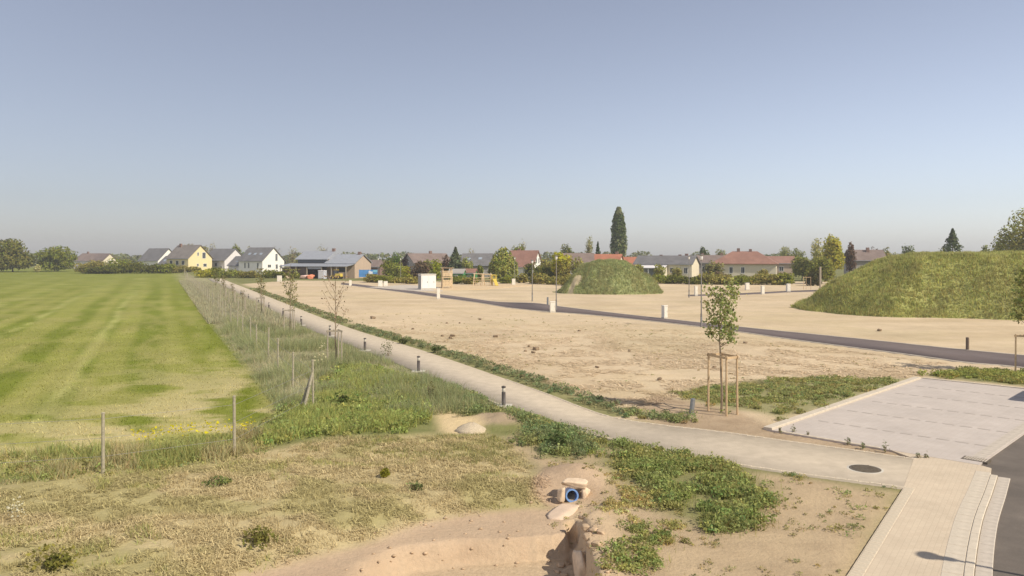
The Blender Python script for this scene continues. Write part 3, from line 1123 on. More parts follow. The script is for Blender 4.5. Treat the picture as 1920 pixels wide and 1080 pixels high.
def blades(pts, hgt, wid, col, g, lean=0.35, zf=hz):
    """grass: one triangle per blade rooted on the ground"""
    n = len(pts)
    z = zf(pts[:, 0], pts[:, 1])
    a = g.uniform(0, 2 * math.pi, n)
    b = g.uniform(0, 2 * math.pi, n)
    L = g.normal(0, lean, n)
    w = (wid * g.uniform(0.6, 1.4, n))
    dx, dy = np.cos(a) * w / 2, np.sin(a) * w / 2
    base = np.stack([pts[:, 0], pts[:, 1], z - 0.01], 1)
    v0 = base + np.stack([dx, dy, 0 * dx], 1)
    v1 = base - np.stack([dx, dy, 0 * dx], 1)
    v2 = base + np.stack([np.cos(b) * L * hgt, np.sin(b) * L * hgt, hgt], 1)
    V = np.stack([v0, v1, v2], 1).reshape(-1, 3)
    return V, np.arange(3 * n).reshape(-1, 3), np.repeat(col, 3, axis=0)


def weed_leaves(pts, hgt, rad, per, leaf, base, g, zf=hz):
    """leafy herbs: per plant a dome of leaves"""
    n = len(pts)
    z = zf(pts[:, 0], pts[:, 1])
    sc = g.uniform(0.45, 1.2, n) * (0.55 + 0.9 * fbm(pts[:, 0] + 31, pts[:, 1] + 17, 0.9, 77, 3))
    k = np.repeat(np.arange(n), per)
    th = g.uniform(0, 2 * math.pi, n * per)
    r = np.sqrt(g.random(n * per)) * rad * sc[k]
    zz = g.random(n * per) ** 0.7 * hgt * sc[k] * (1.15 - 0.6 * (r / (rad * 1.3)))
    c = np.stack([pts[k, 0] + r * np.cos(th), pts[k, 1] + r * np.sin(th), z[k] + 0.01 + zz], 1)
    tint = vary(base, n, g, 0.16, 0.10)
    col = tint[k] * g.normal(1, 0.18, n * per).clip(0.5, 1.6)[:, None]
    return leaf_quads(c, leaf, col, g, 0.9, 0.65)


def stuff(name, parts, m, label, cat, parent=None):
    V, Fc, C = [], [], []
    b = 0
    for v, f, c in parts:
        V.append(v)
        Fc.append(f + b)
        C.append(c)
        b += len(v)
    o = link(name, npmesh(name, np.vstack(V), np.vstack(Fc), np.vstack(C)), m, parent)
    if parent:
        o['kind'] = 'stuff'
    else:
        tag(o, label, cat, kind='stuff')
    return o


def avoid_paved(p, d=0.05):
    k = np.maximum.reduce([sdist(p[:, 0], p[:, 1], q) for q in (PATH_POLY, PARK_POLY, WALK_POLY, STREET_POLY, ROAD_POLY)])
    return p[k < -d]


# ------------------------------------------------------------------ grassy mounds
def mound(name, label, c, hw, hd, hgt, prof, expo, col, nb, seed, bl, tilt=0.0, track=None):
    g = np.random.default_rng(seed)

    def bare(x, y):
        if track is None:
            return np.zeros(len(x))
        (ax, ay), (bx_, by_) = track
        dx, dy = bx_ - ax, by_ - ay
        t = np.clip(((x - ax) * dx + (y - ay) * dy) / (dx * dx + dy * dy), 0, 1)
        d = np.hypot(x - ax - t * dx, y - ay - t * dy) + (fbm(x, y, 0.8, seed + 71, 3) - 0.5) * 0.7
        return ss(0.75, 0.35, d)
    ct, st = math.cos(tilt), math.sin(tilt)

    def zf(x, y):
        x, y = np.asarray(x, float) - c[0], np.asarray(y, float) - c[1]
        u, v = (x * ct + y * st) / hw, (-x * st + y * ct) / hd
        wob = (fbm(x, y, hw * 0.28, seed, 3) - 0.5) * 0.22
        r = (np.abs(u) ** expo + np.abs(v) ** expo) ** (1 / expo) + wob
        z = np.interp(r, prof[0], prof[1]) * hgt
        z = z + (fbm(x, y, 3.2, seed + 3, 4) - 0.5) * 0.7 * ss(1.05, 0.75, r) + (fbm(x, y, 0.9, seed + 13, 3) - 0.5) * 0.4 * ss(1.05, 0.9, r)
        return np.where(r > 1.02, -0.12, z)
    n = 130
    X, Y = np.meshgrid(np.linspace(-1.18, 1.18, n), np.linspace(-1.18, 1.18, n))
    x = c[0] + X.ravel() * hw * ct - Y.ravel() * hd * st
    y = c[1] + X.ravel() * hw * st + Y.ravel() * hd * ct
    z = zf(x, y)
    i, j = np.meshgrid(np.arange(n - 1), np.arange(n - 1), indexing='ij')
    i, j = i.ravel(), j.ravel()
    q = np.stack([i * n + j, i * n + j + 1, (i + 1) * n + j + 1, (i + 1) * n + j], 1)
    q = q[(z[q] > -0.11).any(1)]
    root = empty(name, (c[0], c[1], 0))
    V = np.stack([x - c[0], y - c[1], z], 1)
    patch = 0.5 * ss(0.6, 0.75, fbm(x, y, 2.2, seed + 9, 3))[:, None]
    C = np.array(col) * (1 - patch) + np.array((0.26, 0.215, 0.10)) * patch
    bt = bare(x, y)[:, None]
    C = C * (1 - bt) + np.array((0.42, 0.34, 0.21)) * bt
    m = npmesh('soil', V, q, C, smooth=True)
    a2 = m.attributes.new('col2', 'FLOAT_COLOR', 'POINT')
    a2.data.foreach_set('color', np.hstack([C * 0.75, np.ones((len(C), 1))]).astype(np.float32).ravel())
    link('soil', m, TERRAIN, root)
    U = g.uniform(-1.1, 1.1, (int(nb * 1.3), 2))
    p = np.stack([c[0] + U[:, 0] * hw * ct - U[:, 1] * hd * st, c[1] + U[:, 0] * hw * st + U[:, 1] * hd * ct], 1)
    p = p[zf(p[:, 0], p[:, 1]) > 0.02]
    p = p[bare(p[:, 0], p[:, 1]) < g.random(len(p))]
    k = fbm(p[:, 0], p[:, 1], 1.5, seed + 5, 3)
    hh = bl * (0.45 + 1.1 * k) * g.uniform(0.6, 1.2, len(p))
    cc = vary(np.array(col) * 1.15, len(p), g, 0.2, 0.08) * (0.72 + 0.56 * fbm(p[:, 0], p[:, 1], 2.6, seed + 31, 3))[:, None]
    dry = k > 0.6
    cc[dry] = cc[dry] * 0.65 + 0.35 * np.array((0.45, 0.38, 0.18))
    V1 = blades(p, hh, bl * 0.22, cc, g, 0.45, zf)
    pw = p[g.random(len(p)) < 0.05]
    W1 = weed_leaves(pw, bl * 0.9, bl * 0.8, 16, bl * 0.3, np.array(col) * 0.85, g, zf)
    off = np.array([c[0], c[1], 0])
    link('grass', npmesh('grass', V1[0] - off, V1[1], V1[2]), LEAF, root)['kind'] = 'stuff'
    link('herbs', npmesh('herbs', W1[0] - off, W1[1], W1[2]), LEAF, root)['kind'] = 'stuff'
    tag(root, label, 'mound')
    return root


mound('earth_mound', 'smaller grass-covered earth mound beyond the road, bare track up its left side', (14.4, 114.0), 7.6, 6.2, 4.75,
      ([0, 0.25, 0.5, 0.75, 0.95, 1.02], [1, 0.97, 0.80, 0.48, 0.10, 0.0]), 2.1, (0.33, 0.345, 0.15), 34000, 11, 0.32, 0.0, ((7.3, 109.4), (9.6, 111.6)))
mound('earth_mound', 'large grass-covered earth mound rising at the right edge', (51.3, 74.2), 21.5, 10.8, 5.5,
      ([0, 0.5, 0.64, 0.82, 0.96, 1.02], [1, 0.985, 0.86, 0.48, 0.12, 0.0]), 2.6, (0.39, 0.38, 0.13), 120000, 23, 0.33, R(-12))
# ------------------------------------------------------------------ wire fence round the meadow
fence = empty('wire_fence', (CORNER[0], CORNER[1], 0))
tag(fence, 'wire fence on thin round wooden posts along the meadow edge', 'fence')


def local(p, r):
    return (p[0] - r.location.x, p[1] - r.location.y, p[2] - r.location.z)


fposts = [(-24.5, 15.2), (-20.2, 16.3), (-15.0, 17.7), (-10.1, 19.1), (-7.5, 20.9)]
runB = [tuple(CORNER + FDIR * (4.4 * k) + rng.normal(0, 0.08, 2)) for k in range(0, 44)]
pm = []
for v in range(3):
    hgt = 1.5 + 0.1 * v
    pm.append(MB().tube((0, 0, -0.3), (0.02 * (v - 1), 0.015 * v, hgt), 0.042, 0.038, 8).lathe([(0.05, hgt), (0.035, hgt + 0.02)], 8, (0.02 * (v - 1), 0.015 * v, 0)).mesh('post'))
    pm[-1].materials.append(M_POST)
for i, p in enumerate(fposts + runB):
    z = hz1(*p)
    link('post', pm[i % 3], None, fence, local((p[0], p[1], z), fence), i * 0.7)
# brace at the corner
cz = hz1(*CORNER)
MB().tube((-0.42, -0.2, 0.0), (-0.05, -0.02, 1.2), 0.05, 0.045, 8).build('brace', M_POST, fence)
MB().tube((-0.22, -0.45, 0.0), (0.0, -0.06, 1.3), 0.05, 0.045, 8).build('brace', M_POST, fence)
for hh in (0.45, 0.9, 1.38):
    mb = MB()
    line = fposts + runB
    for i in range(len(line) - 1):
        a, b = line[i], line[i + 1]
        mb.tube(local((a[0], a[1], hh), fence), local((b[0], b[1], hh), fence), 0.005, 0.005, 4, cap=False)
    mb.build('wire', M_WIRE, fence)

# ------------------------------------------------------------------ bollard lights along the path
bol_foot = MB().box((0, 0, 0.0), (0.62, 0.5, 0.12)).mesh('footing')
bol_body = MB().lathe([(0.085, 0.04), (0.085, 0.06), (0.07, 0.065), (0.07, 0.52), (0.066, 0.53)], 16).mesh('post', True)
bol_lamp = MB().lathe([(0.05, 0.53), (0.058, 0.535), (0.058, 0.68), (0.05, 0.685)], 16).mesh('lamp', True)
bol_cap = MB().lathe([(0.075, 0.685), (0.08, 0.69), (0.078, 0.73), (0.03, 0.75)], 16).mesh('cap', True)
for me, mm in ((bol_foot, M_CABG), (bol_body, M_BOLL), (bol_lamp, M_CABG), (bol_cap, M_BOLL)):
    me.materials.append(mm)
ORD = ['nearest', 'second', 'third', 'fourth', 'fifth', 'sixth', 'seventh', 'eighth', 'ninth', 'tenth', 'eleventh', 'twelfth', 'thirteenth']
bp = np.array([(-0.3, 27.7), (-4.35, 36.0), (-8.35, 43.9), (-12.2, 51.8), (-16.3, 59.8), (-20.3, 68.6), (-24.3, 77.3), (-28.2, 86), (-32.3, 94.8), (-36.4, 103.8)])
for i, p in enumerate(bp):
    z = hz1(*p)
    o = empty('path_bollard', (p[0], p[1], max(z, 0.0) + 0.0))
    for nm, me in (('footing', bol_foot), ('post', bol_body), ('lamp', bol_lamp), ('cap', bol_cap)):
        link(nm, me, None, o)
    lab = 'nearest dark bollard light on a pale footing at the bend of the path' if i == 0 else '%s dark bollard light along the left path edge, counted from the bend' % ORD[i]
    tag(o, lab, 'bollard', 'bollard lights along the path')

# ------------------------------------------------------------------ young trees with stakes


def stake_frame(name, label, pos, corners, hgt, m, bars=True, sink=0.25):
    o = empty(name, (pos[0], pos[1], hz1(*pos)))
    for (x, y) in corners:
        MB().tube((x, y, -sink), (x * 0.97, y * 0.97, hgt + random.uniform(0.0, 0.05)), 0.038, 0.035, 8).build('post', m, o)
    n = len(corners)
    for i in range(n if n > 2 else 1):
        a, b = corners[i], corners[(i + 1) % n]
        mid = ((a[0] + b[0]) / 2, (a[1] + b[1]) / 2, hgt - 0.04)
        L = math.hypot(b[0] - a[0], b[1] - a[1]) + 0.1
        MB().box(mid, (L, 0.025, 0.08), math.atan2(b[1] - a[1], b[0] - a[0])).build('crossbar', m, o)
    tag(o, label, 'tree stake', 'stakes round the young trees')
    return o


def young_tree(name, label, pos, hgt, crown0, rx, col, n, leaf, seed, bark=M_BARKY, limbs=9, narrow=0.0, group='young staked trees'):
    g = np.random.default_rng(seed)
    o = empty(name, (pos[0], pos[1], hz1(*pos)))
    mb = MB()
    pts = [Vector((0, 0, -0.2))]
    for k in range(1, 8):
        f = k / 7
        pts.append(Vector((g.normal(0, 0.02), g.normal(0, 0.02), hgt * f * 0.97)))
    r0 = 0.022 + hgt * 0.004
    tube_path(mb, pts, [r0 * (1.05 - 0.125 * k) for k in range(8)], 8)
    tips = []
    for k in range(limbs):
        f = crown0 / hgt + (0.92 - crown0 / hgt) * k / limbs
        p = Vector((0, 0, hgt * f))
        a = k * 2.4 + g.normal(0, 0.3)
        ln = rx * (0.95 - 0.45 * abs(f - (crown0 / hgt + 0.35)))
        up = ln * (0.9 + narrow * 2.2)
        mid = p + Vector((math.cos(a) * ln * 0.5, math.sin(a) * ln * 0.5, up * 0.4))
        e = p + Vector((math.cos(a) * ln * 0.95, math.sin(a) * ln * 0.95, up))
        tube_path(mb, [p, mid, e], [r0 * 0.4, r0 * 0.28, r0 * 0.1], 5)
        tips.append((p, mid, e))
        for q in range(2):
            t0 = mid.lerp(e, 0.3 + 0.4 * q)
            b = a + (1 if q else -1) * 0.9
            e2 = t0 + Vector((math.cos(b) * ln * 0.4, math.sin(b) * ln * 0.4, up * 0.3))
            mb.tube(t0, e2, r0 * 0.2, r0 * 0.06, 4)
            tips.append((t0, t0.lerp(e2, .5), e2))
    mb.build('trunk', bark, o)
    cs = []
    for k in range(n):
        a, b, c = tips[g.integers(len(tips))]
        t = g.random() ** 0.7
        p = (a.lerp(b, t * 2) if t < 0.5 else b.lerp(c, t * 2 - 1))
        cs.append(np.array(p) + g.normal(0, 0.075 + 0.05 * rx, 3))
    cs = np.array(cs)
    cs[:, 2] = np.clip(cs[:, 2], crown0 * 0.93, hgt * 1.03)
    V, Fc, C = leaf_quads(cs, leaf, vary(np.array(col) * 1.45, n, g, 0.25, 0.1), g, 0.6, 0.75)
    link('crown', npmesh('crown', V, Fc, C), LEAF, o)
    tag(o, label, 'tree', group)
    return o


# the staked tree between path and parking area
TP = (7.2, 26.45)
fc = [(6.8 - TP[0], 26.8 - TP[1]), (7.17 - TP[0], 25.85 - TP[1]), (7.62 - TP[0], 26.15 - TP[1]), (7.32 - TP[0], 27.0 - TP[1])]
young_tree('young_tree', 'young leafy tree held by fresh timber stakes beside the parking area', (TP[0] - 0.06, TP[1]), 4.45, 2.25, 0.56, (0.225, 0.24, 0.085), 1350, 0.115, 3, limbs=17)
stake_frame('tree_stakes', 'fresh light timber stakes with crossbars round the tree by the parking area', TP, fc, 1.98, M_STAKE)
# right edge
RP = (P(1932, 702)[0], P(1932, 702)[1])
young_tree('young_tree', 'young leafy tree cut off by the right edge, above a stake frame', RP, 5.0, 1.95, 0.75, (0.19, 0.20, 0.062), 1200, 0.15, 9, limbs=14)
stake_frame('tree_stakes', 'timber stake frame at the right edge beside the large mound', RP, [(-0.62, 0.1), (0.3, -0.5), (0.5, 0.5)], 1.75, M_STAKE)
# along the verge
VT = [((-8.9, 39.0), 4.2, 1.7, 0.7, (0.24, 0.165, 0.10), 170, 0.10, 0.35, 'thin nearly bare young tree with brownish buds in the verge'),
      ((-15.5, 54.0), 4.3, 1.5, 0.5, (0.18, 0.17, 0.065), 620, 0.12, 0.8, 'narrow olive young tree in the verge, second from the bare one'),
      ((-22.7, 70.0), 4.1, 1.3, 0.36, (0.18, 0.17, 0.065), 520, 0.12, 0.9, 'slim olive young tree further along the verge, before the far bollards'),
      ((-25.6, 73.5), 2.0, 1.2, 0.2, (0.17, 0.15, 0.06), 40, 0.12, 0.8, 'small bare whip inside a pale stake frame near the meadow fence'),
      ((-30.7, 85.0), 2.2, 1.2, 0.2, (0.17, 0.15, 0.06), 60, 0.12, 0.8, 'small whip inside the second most distant stake frame'),
      ((-35.4, 95.0), 2.6, 1.2, 0.3, (0.17, 0.15, 0.06), 120, 0.14, 0.8, 'small whip inside the most distant stake frame of the verge'),
      ((-47.5, 124.0), 3.4, 0.8, 0.6, (0.13, 0.14, 0.045), 500, 0.2, 0.4, 'small dark green tree at the far end of the verge')]
VF = ['stake frame under the bare young tree in the verge', 'stake frame under the second, olive young tree in the verge', 'stake frame under the slim third tree of the verge', 'pale stake frame near the meadow fence with a whip inside', 'second most distant stake frame in the verge', 'most distant stake frame in the verge']
for i, (p, hgt, c0, rx, col, n, lf, nar, lab) in enumerate(VT):
    young_tree('young_tree', lab, p, hgt, c0, rx, col, n, lf, 30 + i, limbs=11, narrow=nar)
    if i < 6:
        stake_frame('tree_stakes', VF[i], p, [(-0.36, -0.2), (0.36, -0.22), (0.05, 0.42)], 1.62, M_STAKEO)
stake_frame('tree_stakes', 'timber stake frame standing left of the large mound, far off', P(1513, 543), [(-0.55, 0), (0.55, -0.2), (0.1, 0.6)], 2.0, M_STAKE)

# ------------------------------------------------------------------ street lamps, utility pillars, posts
def lampm(hgt):
    return (MB().lathe([(0.11, -0.3), (0.11, 0.0), (0.075, 0.02), (0.07, 1.0), (0.05, 1.05), (0.038, hgt - 0.42)], 12).mesh('pole', True),
            MB().box((0, -0.075, 0.6), (0.09, 0.015, 0.32)).mesh('hatch'),
            MB().lathe([(0.07, hgt - 0.42), (0.10, hgt - 0.38), (0.125, hgt - 0.1), (0.12, hgt - 0.07)], 14).mesh('lantern', True),
            MB().lathe([(0.19, hgt - 0.07), (0.20, hgt - 0.05), (0.12, hgt - 0.0), (0.03, hgt + 0.02)], 14).mesh('cap', True))


def street_lamp(pos, hgt, label):
    o = empty('street_lamp', (pos[0], pos[1], max(0.0, hz1(*pos))))
    ms = lampm(hgt)
    for nm, me, mm in zip(('pole', 'hatch', 'lantern', 'cap'), ms, (M_POLE, M_GALV, M_LAMP, M_POLE)):
        link(nm, me, mm, o)
    return tag(o, label, 'street lamp', 'street lamps on the building plots')


street_lamp(P(1043, 581), 5.45, 'street lamp on the near road edge beside the white utility pillar')
street_lamp(P(998, 565.5), 4.9, 'street lamp behind the road bend, left of the smaller mound')
street_lamp(P(1315, 613.5), 5.5, 'nearest street lamp, seen just left of the staked tree crown')
street_lamp(P(1292, 558), 5.4, 'street lamp on the far straw plot in front of the cream house')
street_lamp(P(965, 533.8), 5.2, 'distant street lamp behind the play area and willow')
street_lamp(P(709, 529.5), 5.0, 'distant street lamp right of the barn')
street_lamp(P(751, 530), 5.0, 'distant street lamp left of the transformer cabin')
street_lamp((12.5, 10.6), 5.5, 'street lamp outside the right edge whose shadow falls on the footway')


def pillar(px, py, w, d, hgt, rz, label):
    p = P(px, py)
    o = empty('utility_pillar', (p[0], p[1], max(0, hz1(*p))), R(rz))
    MB().box((0, 0, 0.0), (w + 0.04, d + 0.04, 0.24)).build('plinth', M_CABG, o)
    MB().box((0, 0, 0.12 + (hgt - 0.16) / 2), (w, d, hgt - 0.16)).build('body', M_CAB, o)
    dr = MB().box((0, -d / 2 - 0.006, 0.12 + (hgt - 0.16) / 2), (w * 0.86, 0.012, (hgt - 0.16) * 0.9)).build('door', M_CAB, o)
    MB().box((w * 0.32, -d / 2 - 0.02, hgt * 0.55), (0.03, 0.02, 0.12)).build('handle', M_CABG, dr)
    MB().box((0, 0, hgt - 0.02), (w + 0.06, d + 0.06, 0.05), taper=0.92).build('cap', M_CAB, o)
    return tag(o, label, 'utility box', 'white utility pillars on the plots')


pillar(1036, 586, 0.5, 0.32, 1.05, 8, 'white utility pillar beside the street lamp on the near road edge')
pillar(1246, 597.5, 0.34, 0.45, 1.12, 20, 'white utility pillar behind the road, between the two mounds')
pillar(822, 561, 0.4, 0.3, 1.35, 10, 'slim white utility pillar on the near road edge below the play tower')
pillar(963, 535, 0.62, 0.4, 1.2, 5, 'white utility pillar at the right end of the play area')
pillar(713, 538, 0.75, 0.4, 1.1, 15, 'cream utility pillar on the far road edge, left of the transformer')
pillar(723, 537.5, 0.7, 0.35, 0.95, 15, 'lower yellowish utility pillar, right one of the pair left of the transformer')
pillar(657, 537, 0.45, 0.35, 1.1, 10, 'slim utility pillar where the road starts in front of the barn')
pillar(524, 528.5, 0.9, 0.4, 1.3, 0, 'distant white utility pillar left of the barn')
pillar(1305, 555, 0.38, 0.3, 1.35, 10, 'slim white utility pillar right of the far plot lamp')
pillar(1401, 544, 0.6, 0.4, 1.15, 10, 'greyish utility pillar behind the side road')
pillar(1430, 552, 0.42, 0.35, 1.2, 10, 'white utility pillar in front of the side road')
pillar(1478, 547, 0.55, 0.4, 1.2, 10, 'white utility pillar at the right end of the side road')


def post(name, px, py, r, hgt, m, label, lean=0.0, cat='post'):
    p = P(px, py)
    o = MB().tube((0, 0, -0.2), (lean, 0, hgt), r, r * 0.95, 10).lathe([(r * 0.95, hgt), (r * 0.6, hgt + 0.02)], 10, (lean, 0, 0)).build(name, m, None, (p[0], p[1], max(0, hz1(*p))))
    return tag(o, label, cat)


post('wooden_post', 1814, 657, 0.09, 0.72, M_BARK, 'short dark round post behind the road, left of the right edge')
post('marker_post', 1027, 572, 0.11, 0.85, M_GALV, 'short grey post left of the near road lamp')
post('timber_pole', 1538, 542, 0.16, 3.6, M_STAKEO, 'tall pale timber pole at the foot of the large mound')
post('survey_post', 1295, 778, 0.085, 0.50, M_GALV, 'leaning grey stub post in the weeds beside the staked tree', 0.08)

# ------------------------------------------------------------------ iron covers
p = P(1622, 877, 0.06)
mh = empty('manhole_cover', (p[0], p[1], 0.0))
MB().lathe([(0.43, -0.05), (0.43, 0.094), (0.40, 0.098)], 36).build('frame', M_CABG, mh)
cv = MB().lathe([(0.375, 0.0), (0.375, 0.102), (0.36, 0.106)], 36).build('lid', M_IRON, mh)
for k in range(-3, 4):
    MB().box((0, k * 0.09, 0.108), (0.62 - abs(k) * 0.06, 0.025, 0.012)).build('rib', M_IRON, cv)
mh.location.z = -0.062
tag(mh, 'round dark manhole cover in the paved path', 'manhole')
p = PK(0.55, PK_W - 0.2)
gl = empty('drain_grate', (p[0], p[1], 0.018), math.atan2(PK_V[1], PK_V[0]))
MB().box((0, 0, 0), (0.62, 0.40, 0.06)).build('frame', M_IRON, gl)
for k in range(-4, 5):
    MB().box((k * 0.06, 0, 0.025), (0.026, 0.34, 0.03)).build('bar', M_KERBG, gl)
tag(gl, 'rectangular drain grate at the street corner of the parking area', 'drain')


# ------------------------------------------------------------------ rocks, pipe, clods
def rock_mesh(name, d, seed, sub=7, rough=0.16, boxy=0.55):
    g = np.random.default_rng(seed)
    bm_v, bm_f = [], []
    n = sub + 2
    idx = {}

    def vid(p):
        k = tuple(np.round(p, 4))
        if k not in idx:
            idx[k] = len(bm_v)
            bm_v.append(p)
        return idx[k]
    lin = np.linspace(-1, 1, n)
    for ax in range(3):
        for s in (-1, 1):
            for i in range(n - 1):
                for j in range(n - 1):
                    q = []
                    for (a, b) in ((i, j), (i + 1, j), (i + 1, j + 1), (i, j + 1)):
                        p = np.zeros(3)
                        p[ax] = s
                        p[(ax + 1) % 3] = lin[a]
                        p[(ax + 2) % 3] = lin[b]
                        q.append(vid(p))
                    bm_f.append(q if s > 0 else q[::-1])
    V = np.array(bm_v)
    sph = V / np.linalg.norm(V, axis=1)[:, None]
    N = [np.array(v, float) for v in ((1, 0, 0), (-1, 0, 0), (0, 1, 0), (0, -1, 0), (0, 0, 1), (0, 0, -1))]
    N = [v + g.normal(0, 0.16, 3) for v in N] + [v for v in g.normal(size=(9, 3))]
    N = np.array([v / np.linalg.norm(v) for v in N])
    D = np.concatenate([np.full(6, 0.95) * g.uniform(0.85, 1.05, 6), g.uniform(0.88, 1.2, 9)])
    dot = sph @ N.T
    r = np.min(np.where(dot > 0.05, D / np.maximum(dot, 0.05), 9.0), axis=1)
    V = sph * r[:, None] * (1 + g.normal(0, rough * 0.14, (len(V), 1)))
    V = V * np.array(d) / 2
    return npmesh(name, V, np.array(bm_f))


def put_rock(name, label, xyz, d, seed, m, rz=0.0, tilt=0.0, cat='stone', group=None, rough=0.12, boxy=0.6):
    o = link(name, rock_mesh(name, d, seed, 7 if max(d) > 0.25 else 4, rough, boxy), m, None, xyz)
    o.rotation_euler = (tilt, tilt * 0.4, rz)
    return tag(o, label, cat, group)


px0, py0 = P(1072, 918, 0.05)
zb = hz1(px0, py0 - 0.1)
pipe = empty('drain_pipe', (px0, py0 - 0.12, zb + 0.13), 0)
mb = MB()
for (y0, y1, ro, ri) in ((0.0, 0.14, 0.15, 0.115), (0.14, 0.42, 0.125, 0.11)):
    n = 28
    vs, fs = [], []
    for yy, rr in ((y0, ri), (y0, ro), (y1, ro), (y1, ri)):
        for i in range(n):
            t = 2 * math.pi * i / n
            vs.append((rr * math.cos(t), yy, rr * math.sin(t)))
    for a in range(4):
        for i in range(n):
            j = (i + 1) % n
            b = (a + 1) % 4
            fs.append((a * n + i, a * n + j, b * n + j, b * n + i))
    mb.add(vs, fs)
mb.build('tube', M_PIPE, pipe, smooth=False)
MB().tube((0, 0.36, 0), (0, 0.38, 0), 0.108, 0.108, 24).build('shade_disc', mat('pipe_inside_shade', (0.02, 0.03, 0.06), 0.8), pipe)  # near-black disc stands in for the shade inside the pipe
pipe.rotation_euler = (R(-8), 0, R(6))
tag(pipe, 'blue plastic drain pipe end framed by stones above the pit', 'pipe')
put_rock('stone_lintel', 'flat sandstone slab lying over the blue pipe', (px0 + 0.09, py0 + 0.05, zb + 0.375), (0.62, 0.34, 0.16), 2, M_STONE, R(-8), 0.05)
put_rock('stone_block', 'small pale stone standing left of the blue pipe', (px0 - 0.25, py0 - 0.12, zb + 0.13), (0.18, 0.22, 0.32), 5, M_STONE, 0.2)
put_rock('stone_block', 'pale stone wedged right of the blue pipe', (px0 + 0.30, py0 - 0.02, zb + 0.14), (0.15, 0.26, 0.36), 8, M_STONE, -0.3)
q = P(1056, 950, -0.1)
put_rock('stone_slab', 'smooth pinkish slab sloping from the pipe into the pit', (q[0], q[1], hz1(*q) + 0.0), (0.5, 1.0, 0.16), 12, mat('mortar_bed', (0.56, 0.42, 0.30), 0.9, 0.08, 4, 0.2), R(-28), R(6), rough=0.05, boxy=0.75)
q = P(1083, 1052, -0.3)
put_rock('clay_slab', 'upright slab of grey clay leaning on the pit wall', (q[0] + 0.06, q[1], hz1(*q) + 0.24), (0.24, 0.55, 0.62), 14, M_STONE, R(12), R(4), 'clay', rough=0.08, boxy=0.75)
q = P(1110, 1066)
put_rock('stone_block', 'small pale stone on the pit edge below the weeds', (q[0], q[1], hz1(*q) + 0.06), (0.26, 0.24, 0.22), 16, M_STONE, 0.6)
for i, (a, b, s) in enumerate(((1100, 1003, .17), (1114, 1016, .13), (1102, 1022, .18), (1126, 1022, .12), (1094, 984, .14), (1052, 1002, .13), (1046, 1012, .09), (1057, 1018, .11), (1120, 1040, .16), (1106, 1038, .14))):
    q = P(a, b, -0.05)
    put_rock('clay_clod', 'lump of dry clay broken off along the pit edge', (q[0], q[1], hz1(*q) + s * 0.16), (s * 1.3, s, s * 0.7), 40 + i, M_CLAY, i * 0.9, 0, 'clod', 'clay lumps along the pit edge', 0.22, 0.4)
g_ = np.random.default_rng(5)
cr = []
nb_ = 0
for i in range(160):
    q = (g_.uniform(-3, 2.6), g_.uniform(13.0, 17.8))
    if sdist(np.array([q[0]]), np.array([q[1]]), PITU)[0] < -0.4:
        continue
    sz = g_.uniform(0.02, 0.07)
    me = rock_mesh('crumb', (sz * 1.3, sz, sz * 0.7), 70 + i, 1, 0.2, 0.4)
    V = np.array([v.co[:] for v in me.vertices]) + np.array([q[0], q[1], hz1(*q) + sz * 0.2])
    Fc = np.array([pl.vertices[:] for pl in me.polygons])
    bpy.data.meshes.remove(me)
    cr.append((V, Fc + nb_))
    nb_ += len(V)
tag(link('clay_crumbs', npmesh('clay_crumbs', np.vstack([c[0] for c in cr]), np.vstack([c[1] for c in cr])), M_CLAY), 'small crumbs of clay scattered over the pit floor', 'clay', kind='stuff')
# dark clods on the straw plot
for i, (a, b, s) in enumerate(((848, 632, .22), (830, 632, .18), (774, 618, .18), (929, 633, .24), (1005, 657, .3), (992, 652, .16), (1000, 663, .2), (699, 598, .3), (845, 636, .22), (900, 600, .2), (838, 607, .15), (862, 607, .15), (1397, 645, .2), (1649, 622, .25), (1237, 713, .2), (1120, 690, .14), (1340, 690, .16), (1180, 660, .16), (1086, 622, .16), (985, 660, .14))):
    q = P(a, b)
    put_rock('soil_clod', 'small dark clod of soil lying on the straw-covered plots', (q[0], q[1], hz1(*q) + s * 0.22), (s * 1.3, s, s * 0.9), 140 + i, M_CLAYD, i, 0, 'clod', 'dark clods on the straw plots', 0.2, 0.4)
# heap of pale gravel beside the sand
q = P(884, 808)
hp = MB().lathe([(0.55, -0.05), (0.42, 0.07), (0.24, 0.17), (0.09, 0.23), (0.02, 0.24)], 22).mesh('gravel_heap', True)
for v in hp.vertices:
    v.co.x *= 1.0 + random.uniform(-.12, .12)
    v.co.z += random.uniform(-.02, .02)
tag(link('gravel_heap', hp, M_GRAVEL, None, (q[0], q[1], hz1(*q))), 'small pale heap of gravel at the end of the sandy patch', 'gravel heap')


# ------------------------------------------------------------------ buildings
def on_face(o, face, L, D, u, z, w, h, m_frame=None, name='window', pane=M_GLASS, depth=0.06):
    """a framed opening on one wall: u runs along the wall seen from outside"""
    rot = {'front': 0, 'right': R(90), 'back': R(180), 'left': R(-90)}[face]
    off = {'front': D / 2, 'back': D / 2, 'right': L / 2, 'left': L / 2}[face]

    def place(x, y):
        c, s = math.cos(rot), math.sin(rot)
        return (x * c - y * s, x * s + y * c)
    mb = MB()
    t = 0.09
    for dx, dz, ww, hh in ((0, h / 2, w + t, t), (0, -h / 2, w + t, t), (-w / 2, 0, t, h - t), (w / 2, 0, t, h - t), (0, 0, 0.05, h - t)):
        x, y = place(u + dx, -off - depth / 2)
        mb.box((x, y, z + dz), (ww, depth, hh), rot)
    f = mb.build(name, m_frame or M_FRAME, o)
    x, y = place(u, -off - 0.012)
    MB().box((x, y, z), (w, 0.03, h), rot).build('pane', pane, f)
    return f


